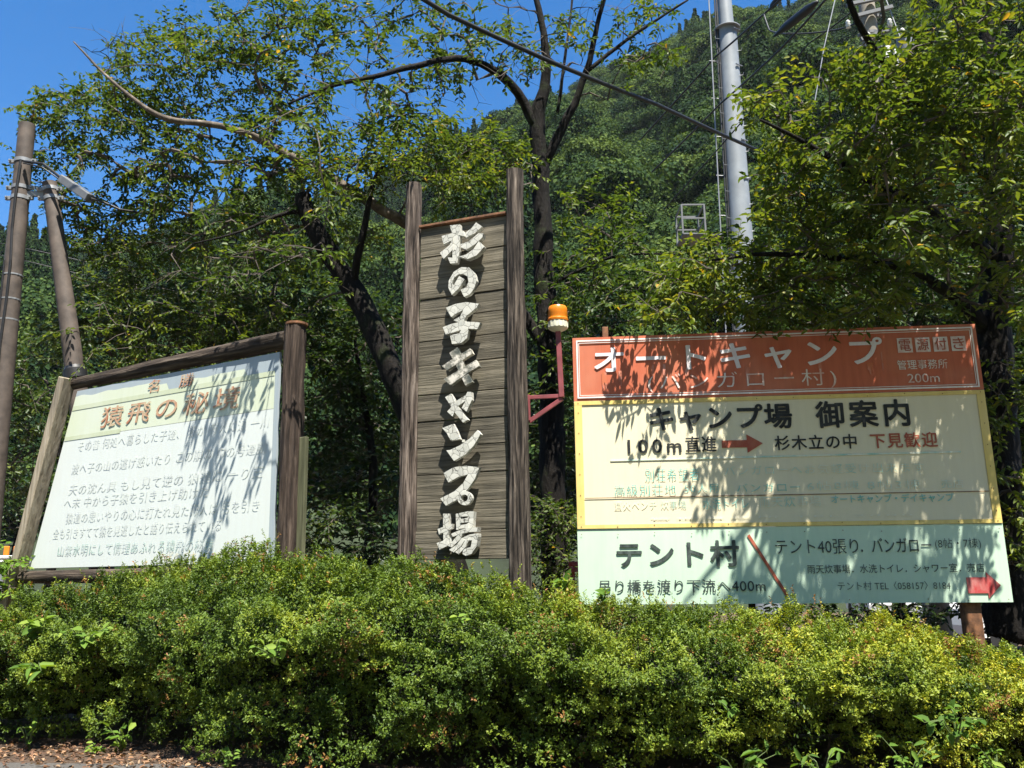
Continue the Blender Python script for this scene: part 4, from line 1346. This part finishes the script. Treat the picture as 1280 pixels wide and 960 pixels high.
th, base, ax = pole_thing('utility_pole', 'taller brown utility pole with clamps and a black riser cable', (34, 156), (1, 500), 12.7, 12.7, .125, .155, M['pole_brown'])
def on(base, ax, py, px):  # point on an axis at a pixel row
    best = min(range(400), key=lambda i: abs(pix(base + ax * (i / 400))[1] - py))
    return ax * (best / 400)
def pix(p):
    v = camo.matrix_world.inverted() @ p
    return 640 + F_PX * v.x / -v.z, 480 - F_PX * v.y / -v.z
bpy.context.view_layer.update()
q = MB()
for py in (203, 236, 249):
    band(q, on(base, ax, py, 0), ax, .13, .06)
q.build('clamp', M['galv'], th, smooth=True, auto=.5)
q = MB()
pts_ = [on(base, ax, py, 0) + Vector((.03 + .02 * math.sin(py * .1), -.165 - .012 * (k % 2), 0)) for k, py in enumerate((205, 250, 290, 330, 380, 430, 480, 560))]
q.tube(pts_, .02, 6)
pts_ = [on(base, ax, py, 0) + Vector((-.06, -.16, 0)) for py in (330, 350, 380, 400)]
q.tube(pts_, .014, 6)
q.build('riser_cable', M['cable'], th)
q = MB()
for py in (345, 375, 400, 470):
    band_c = on(base, ax, py, 0)
    q.tube([band_c - ax.normalized() * .012, band_c + ax.normalized() * .012], .15, 14)
q.build('strap', M['galv'], th)
pole1_top = base + on(base, ax, 207, 0); p1c = base + on(base, ax, 242, 0)

th, base, ax = pole_thing('strut_pole', 'shorter brown strut pole leaning against the taller brown pole', (62, 229), (94, 466), 12.65, 12.65, .11, .14, M['pole_brown'])
q = MB()
for py in (238, 249): band(q, on(base, ax, py, 0), ax, .11, .06)
st = on(base, ax, 243, 0)
dv = p1c - (base + st)
q.bar(st, st + dv, .05, .09, .006)
q.build('clamp', M['galv'], th, smooth=True, auto=.5)
q = MB()
c0 = on(base, ax, 466, 0)
q.tube([c0 - ax * .012, c0 + ax * .006], .17, 14); q.tube([c0 + ax * .006, c0 + ax * .014], [.17, .135], 14)
q.build('foot_wrap', M['cable'], th, smooth=True, auto=.6)
q = MB()
pa, pb = at(78, 224, 12.4), at(113, 248, 12.1)
cb = thing('cable_box', 'grey cable splice box hanging beside the strut pole top', 'cable box', pa)
q.bar(Vector((0, 0, 0)), pb - pa, .135, .13, .012)
q.build('housing', M['grey_box'], cb)
q = MB()
q.tube([pole1_top - pa + Vector((.1, -.15, 0)), (pole1_top - pa) * .5 + Vector((.05, -.1, .1)), Vector((-.02, 0, .02)), Vector((.02, 0, 0))], .022, 7)
q.tube([pole1_top - pa + Vector((.1, -.17, -.04)), (pole1_top - pa) * .5 + Vector((.05, -.12, .03)), Vector((-.02, 0, -.02)), Vector((.02, 0, -.01))], .012, 6)
q.tube([pb - pa, at(127, 252, 12.1) - pa, at(150, 262, 12.2) - pa, at(190, 268, 12.6) - pa], .018, 6)
q.build('cable', M['cable'], cb)

# pale grey steel mono pole with steps and a cage
th, base, ax = pole_thing('steel_pole', 'tall pale grey steel pole with step bolts, cable ladder and small platform', (909, 38), (927, 300), 22, 22, .27, .31, M['pole_grey'], 28)
q = MB()
tp = ax
q.tube([tp, tp + Vector((0, 0, .03))], .38, 28)
q.tube([tp + Vector((0, 0, .03)), at(900, -60, 22) - base], [.21, .19], 24)
q.build('upper_section', M['pole_grey'], th, smooth=True, auto=.6)
for k in range(26):
    q = MB()
    c_ = ax * (.42 + .58 * k / 25)
    s_ = 1 if k % 2 else -1
    a0 = Vector((.24 * s_ - .05, -.17, 0))
    q.tube([c_ + a0, c_ + a0 + Vector((.12 * s_, -.03, 0)), c_ + a0 + Vector((.14 * s_, -.05, .07))], .011, 5)
    q.build('step_bolt', M['galv'], th)
for k in range(9):
    q = MB()
    c_ = ax * (.44 + .55 * k / 8)
    q.tube([c_ + Vector((.10, -.31, .05)), c_ + Vector((.32, -.14, .09))], .02, 6)
    q.build('step_bracket', M['galv'], th)
q = MB()
for dx in (-.42, -.36):
    q.tube([ax * .40 + Vector((dx, -.05, 0)), ax * 1.25 + Vector((dx + .12, -.05, 0))], .025, 6)
q.build('riser_cable', M['cable'], th)
q = MB()
q.tube([ax * .40 + Vector((-.62, -.05, 0)), ax * 1.25 + Vector((-.46, -.05, 0))], .02, 6)
for k in range(8):
    q.tube([ax * (.45 + k * .07) + Vector((-.6, -.05, 0)), ax * (.45 + k * .07) + Vector((-.24, 0, 0))], .014, 5)
q.build('conduit', M['galv'], th)
q = MB()
c_ = at(868, 292, 21.6) - base
W_, D_, H_ = .62, .8, .85
for dx in (0, W_):
    for dy in (0, D_):
        q.bar(c_ + Vector((dx - .31, dy, 0)), c_ + Vector((dx - .31, dy, H_)), .045, .045)
for z in (.0, .45, H_):
    for dy in (0, D_): q.bar(c_ + Vector((-.31, dy, z)), c_ + Vector((.31, dy, z)), .04, .04)
    for dx in (-.31, .31): q.bar(c_ + Vector((dx, 0, z + .001)), c_ + Vector((dx, D_, z + .001)), .036, .036)
q.box(c_ + Vector((.25, .4, -.03)), (1.15, .8, .03))
q.build('platform', M['grey_box'], th)

# concrete pole with gear, half hidden in the cherry crown
th, base, ax = pole_thing('concrete_pole', 'concrete utility pole with white insulators half hidden in the cherry crown', (1078, -40), (1101, 160), 15, 15, .15, .17, M['concrete'])
q = MB()
for py, wd in ((25, .8), (52, .6), (10, 1.0)):
    c_ = on(base, ax, py, 0)
    q.bar(c_ + Vector((-wd / 2, -.22, -.1)), c_ + Vector((wd / 2, -.22, .12)), .07, .07)
for py in (20, 45, 60): band(q, on(base, ax, py, 0), ax, .16, .06)
q.build('crossarm', M['grey_box'], th)
for (px, py) in ((1060, 30), (1085, 45), (1112, 28), (1128, 40), (1098, 72), (1120, 66)):
    q = MB(); c_ = at(px, py, 14.75) - base
    q.lathe([(.02, -.09), (.05, -.08), (.025, -.04), (.055, -.02), (.028, .02), (.05, .04), (.02, .08)], 12, c_)
    q.build('insulator', M['porcelain'], th, smooth=True)
q = MB()
for k, (px, py) in enumerate(((1108, 68), (1120, 74))):
    c_ = at(px, py, 14.6) - base
    q.box(c_, (.10, .10, .35), Matrix.Rotation(.25, 3, 'Y'), .01)
q.build('cutout_switch', M['porcelain'], th)
q = MB()
c_ = at(1133, 60, 14.9) - base
q.lathe([(.16, -.3), (.17, -.28), (.17, .2), (.12, .24), (.04, .28)], 16, c_)
q.build('transformer', M['galv'], th, smooth=True, auto=.5)

# overhead cables
def cable(name, label, pts, r, sag=.0, group=None):
    P3 = [at(*p) for p in pts]
    o = P3[0]
    out = []
    for i in range(len(P3) - 1):
        for k in range(10):
            t_ = k / 10
            p = P3[i] + (P3[i + 1] - P3[i]) * t_
            p.z -= sag * 4 * t_ * (1 - t_)
            out.append(p - o)
    out.append(P3[-1] - o)
    q = MB(); q.tube(out, r, 7)
    ob = q.build(name, M['cable'], None, smooth=True)
    ob.location = o
    tag(ob, label, 'cable', group)
    return ob
cable('overhead_cable', 'thick black cable crossing down from the top towards the steel pole', [(470, -40, 9.5), (560, 18, 10.2), (700, 82, 11.4), (820, 130, 13), (945, 187, 15.5)], .034, .01)
cable('overhead_cable', 'black cable passing in front of the flange of the steel pole', [(800, 175, 26), (895, 70, 22), (950, 22, 19), (1005, -30, 17)], .028, .02)
cable('overhead_cable', 'black cable rising right towards the upper splice closure', [(815, 215, 24), (900, 130, 21), (975, 62, 17), (1040, -10, 15)], .026, .02)
cable('overhead_cable', 'thin dark cable running low through the right crown to the concrete pole', [(830, 262, 20), (955, 120, 17), (1010, 55, 16), (1068, 12, 15)], .016, .02)
cable('overhead_cable', 'looping black cable hanging below the splice closures', [(955, 18, 18.4), (962, 38, 18), (985, 42, 17), (1040, 38, 16), (1072, 28, 15.2)], .018, .03)
cable('guy_wire', 'pale guy wire dropping left from the concrete pole', [(1046, -10, 15), (1030, 60, 15), (1012, 165, 15)], .012)
cable('guy_wire', 'pale guy wire dropping right of the concrete pole', [(1104, -10, 15), (1130, 60, 14.8), (1148, 80, 14.7)], .012)
for o in S.objects:
    if o.name.startswith('guy_wire'):
        o['category'] = 'wire'; o.data.materials[0] = M['galv']
cable('overhead_cable', 'thin cable at left edge just above the tree line', [(-30, 298, 40), (40, 312, 40), (120, 330, 41)], .02)
cable('overhead_cable', 'thin cable at left edge below the other one', [(-30, 312, 40), (40, 328, 40), (110, 345, 41)], .02)
for lab, a_, b_ in (('large black splice closure on the cable at the top right', (968, 45, 17.3), (1022, 2, 15.6)), ('small black splice closure near the top edge right of the steel pole', (962, 12, 18.6), (976, -6, 18.1))):
    A_, B_ = at(*a_), at(*b_)
    q = MB(); d_ = B_ - A_
    rr = .10 if 'large' in lab else .08
    q.tube([Vector((0, 0, 0)), d_ * .15, d_ * .3, d_ * .8, d_ * .93, d_], [.03, rr * .6, rr, rr, rr * .6, .03], 12)
    ob = q.build('splice_closure', M['cable'], None, smooth=True); ob.location = A_
    tag(ob, lab, 'cable closure')

# distant line pole on the left
b0 = at(36, 650, 70); top = at(42, 541, 70); b0.z = 0
th = thing('line_pole', 'distant concrete line pole with three white crossarms on the left', 'utility pole', b0)
q = MB(); q.tube([(0, 0, 0), (0, 0, top.z)], [.28, .2], 10); q.build('shaft', M['concrete'], th, smooth=True, auto=.6)
for z_, wd in ((top.z - .3, 2.4), (top.z - 1.9, 2.0), (top.z - 3.6, 2.2)):
    q = MB()
    q.box((-.1, -.25, z_), (wd, .14, .14))
    q.bar((-.1 - wd * .35, -.25, z_ - .06), (0, -.2, z_ - .7), .07, .07)
    c_ = q.build('crossarm', M['galv'], th)
    q = MB()
    for k in range(4):
        q.lathe([(.05, 0), (.11, .06), (.06, .14), (.10, .2), (.04, .3)], 8, (-.1 - wd / 2 + .15 + (wd - .3) * k / 3, -.25, z_ + .071))
    q.build('insulators', M['porcelain'], c_)

# roadside delineators and guard rail at the left edge
p0 = at(-60, 700, 24); p1 = at(24, 699, 24)
gr = thing('guard_rail', 'low white guard rail at the left edge behind the leaning post', 'guard rail', (p0.x, p0.y, 0))
q = MB(); zt_ = p0.z
for dz in (-.06, .06): q.tube([(-4, 0, zt_ + dz), (0, 0, zt_ + dz), (p1.x - p0.x + .3, 0, zt_ + dz)], .05, 8)
q.build('rail', M['porcelain'], gr)
for k in range(3):
    q = MB(); q.tube([(-3 + k * 2.2, .07, 0), (-3 + k * 2.2, .07, zt_ + .1)], .055, 10); q.build('post', M['galv'], gr)
for lab, px in (('upright orange reflector left of its neighbour on the guard rail', 8), ('orange reflector partly hidden behind the leaning timber post', 20)):
    p = at(px, 690, 24.2)
    q = MB()
    q.tube([(0, 0, 0), (0, 0, p.z - .2)], .03, 8)
    q.box((0, 0, p.z - .02), (.15, .05, .36), None, .012)
    ob = q.build('reflector_post', M['orange_reflector'], None)
    ob.location = (p.x, p.y, 0); tag(ob, lab, 'reflector', 'orange reflectors')

# red marker behind the board's lower left corner
p = at(717, 709, 11.0)
q = MB(); q.box((0, 0, p.z + .04), (.12, .04, .06), None, .006); q.box((0, 0, p.z - .03), (.12, .04, .06), None, .006); q.bar((0, .03, 0), (0, .03, p.z + .08), .03, .02)
ob = q.build('marker_stake', M['arrow_red'], None); ob.location = (p.x, p.y, 0)
tag(ob, 'small red double plate marker peeking out left of the guide board', 'marker')

# parked cars glimpsed under the trees
def car(label, px, py, Y, rz):
    p = at(px, py, Y)
    th = thing('parked_car', label, 'car', (p.x, p.y, 0), rz)
    q = MB()
    prof = [(-2.1, .35), (2.1, .35), (2.15, .7), (1.95, .85), (1.15, .95), (.55, 1.42), (-1.1, 1.46), (-1.75, 1.0), (-2.1, .92), (-2.15, .6)]
    q.prism(prof, -.82, .82)
    q.build('body', M['car_white'], th)
    q = MB()
    q.prism([(-1.55, 1.0), (-1.0, 1.38), (.45, 1.36), (.95, 1.0)], -.826, .826)
    q.build('window', M['car_glass'], th)
    for x0 in (-1.3, 1.3):
        for y0 in (-.72, .72):
            q = MB(); q.tube([(x0, y0 - .12, .31), (x0, y0 + .12, .31)], .31, 18)
            q.build('wheel', M['rubber'], th)
    q = MB(); q.box((2.12, .5, .66), (.08, .3, .14), None, .02); q.build('headlight', M['porcelain'], th)
    q = MB(); q.box((2.12, -.5, .66), (.08, .3, .14), None, .02); q.build('headlight', M['porcelain'], th)
    return th
car('white car parked in shade at the far right edge behind the hedge', 1290, 790, 19, R(8))
car('white car seen in the slit under the guide board', 1100, 768, 34, R(80))

# ------------------------------------------------------------------ weeds in and below the hedge
def weed(label, px, py, Y, n, L, wr, spread, h, tone=.5, hang=0.0, stems=5):
    p = at(px, py, Y)
    if h == 0:
        p = at(px, py, float(base_y(np.array(p.x))) - .06)
    else:                                                    # sits on the leafy surface of the hedge
        ph_ = np.linspace(.1, 2.0, 60)
        hp = hedge_pt(np.full(60, p.x), ph_); hp = hp + hedge_nrm(np.full(60, p.x), ph_) * sgn * hedge_disp(hp)[:, None]
        best = min(range(60), key=lambda i: abs(pix(Vector(hp[i]))[1] - py))
        p = at(px, py, float(hp[best][1]) - .07)
    base = Vector((p.x, p.y, 0.0 if p.z < .5 else p.z - spread * .8))
    th = thing('weed_plant', label, 'plant', base, 0, 'broad leaved weeds around the hedge')
    q = MB(); LP, LD, LN = [], [], []
    H = max(.08, p.z - base.z)
    for s_ in range(stems):
        a_ = random.uniform(0, 6.28)
        tip = Vector((math.cos(a_) * spread * random.uniform(.3, 1), math.sin(a_) * spread * .6 * random.uniform(.3, 1) - .05, H * random.uniform(.7, 1.25)))
        mid = tip * .5 + Vector((0, -.02, H * .2))
        if hang: tip.z -= hang
        q.tube([(0, 0, 0), mid, tip], [.006, .005, .003], 5)
        k = max(3, n // stems)
        for j in range(k):
            f = .25 + .75 * j / (k - 1)
            pt = (1 - f) ** 2 * Vector((0, 0, 0)) + 2 * f * (1 - f) * mid * 1.0 + f * f * tip
            LP.append(pt)
            LD.append((random.gauss(0, 1) + tip.x, random.gauss(-.4, .8), random.gauss(.1, .45) - hang))
            LN.append((random.gauss(0, .4), -.5 + random.gauss(0, .3), 1))
    q.build('stem', M['stem'], th)
    nl = len(LP)
    L_ = L * rng.uniform(.6, 1.15, nl)
    v_, q_, t_ = leaves(np.array([tuple(x) for x in LP]), np.array(LD), nrm(np.array(LN)), L_, L_ * wr, np.clip(tone + .2 * rng.normal(size=nl), 0, 1), .08, .22)
    big_mesh('foliage', v_, q_, t_, M['leaf_weed'], th)
weed('pale broad leaved vine spilling over the hedge top at the far left', 55, 770, 9.05, 34, .13, .6, .3, 1, .75)
weed('cluster of pale heart shaped leaves on the hedge right of the far left vine', 105, 785, 8.85, 28, .11, .65, .25, 1, .7)
weed('long blade leaves hanging on the shaded left side of the hedge', 48, 825, 8.75, 10, .2, .28, .1, 1, .45, .1, 3)
weed('lobed vine leaves on the hedge below the dark log post', 345, 805, 8.15, 14, .12, .5, .18, 1, .7)
weed('bright lobed seedling in the dark gap at the hedge foot, left part', 155, 905, 8.75, 22, .11, .6, .2, 0, .65)
weed('small seedling at the hedge foot beside the asphalt at the left', 40, 905, 9.0, 20, .07, .55, .18, 0, .55)
weed('low yellow green tuft on the mulch by the asphalt edge', 122, 938, 8.45, 30, .06, .5, .14, 0, .8)
weed('seedling tuft at the hedge foot below the dark log post', 290, 930, 8.1, 24, .07, .55, .15, 0, .7)
weed('pointed leaves of a vine on the hedge under the vertical sign', 577, 768, 8.25, 7, .10, .6, .1, 1, .7, 0, 2)
weed('tall leafy sprout on the hedge between vertical sign and guide board', 700, 722, 8.6, 16, .13, .45, .12, 1, .7, 0, 3)
weed('curled vine leaves in front of the lower left corner of the guide board', 752, 738, 8.6, 10, .11, .5, .12, 1, .5, 0, 3)
weed('large drooping lance leaves at the hedge foot under the guide board', 925, 940, 7.6, 26, .14, .36, .28, 0, .45, .02, 7)
weed('second clump of lance leaves at the hedge foot towards the right', 1025, 940, 7.65, 26, .12, .36, .26, 0, .4, .02, 7)
weed('shaded vine climbing the hedge in the right third', 1190, 880, 7.95, 40, .10, .6, .35, 1, .3, .08, 8)
weed('tall weeds with narrow leaves at the hedge foot at the right', 1130, 930, 7.65, 40, .10, .4, .35, 0, .5, 0, 9)
weed('lone sprig of round leaves in the middle right of the hedge', 913, 878, 7.95, 12, .08, .6, .12, 1, .5, 0, 3)
weed('broad green leaves at the right end of the hedge', 1262, 820, 8.3, 26, .14, .65, .25, 1, .4)
weed('bright weeds at the bottom right corner', 1240, 940, 7.6, 30, .09, .45, .3, 0, .65, 0, 7)

# leaf litter and crumbs on the mulch strip
nl = 5200
x = rng.uniform(-6.5, 5.5, nl)
yb = base_y(x)
y = yb + rng.normal(-.28, .32, nl)
y = np.minimum(y, yb + .6)
P = np.stack([x, y, np.full(nl, .012) + rng.random(nl) * .02], 1)
D = rng.normal(size=(nl, 3)) * np.array([1, 1, .25]); NN = nrm(np.array([0, 0, 1.0]) + .4 * rng.normal(size=(nl, 3)))
L = rng.uniform(.02, .065, nl)
v, q_, t_ = leaves(P, D, NN, L, L * rng.uniform(.3, .6, nl), rng.random(nl), .15, .1)
o = big_mesh('leaf_litter', v, q_, t_, M['dry'])
tag(o, 'brown dry leaf litter scattered along the foot of the hedge', 'leaf litter', kind='stuff')

# ------------------------------------------------------------------ thin summer haze
m, t, b = newmat('summer_haze')
t.nodes.remove(b)
pv = N_(t, 'ShaderNodeVolumePrincipled')
pv.inputs['Color'].default_value = (.80, .88, 1.0, 1)
pv.inputs['Density'].default_value = HAZE
t.links.new(pv.outputs[0], t.nodes['Material Output'].inputs['Volume'])
q = MB(); q.box((0, 400, 160), (1900, 1640, 322))
tag(q.build('haze', m), kind='stuff')
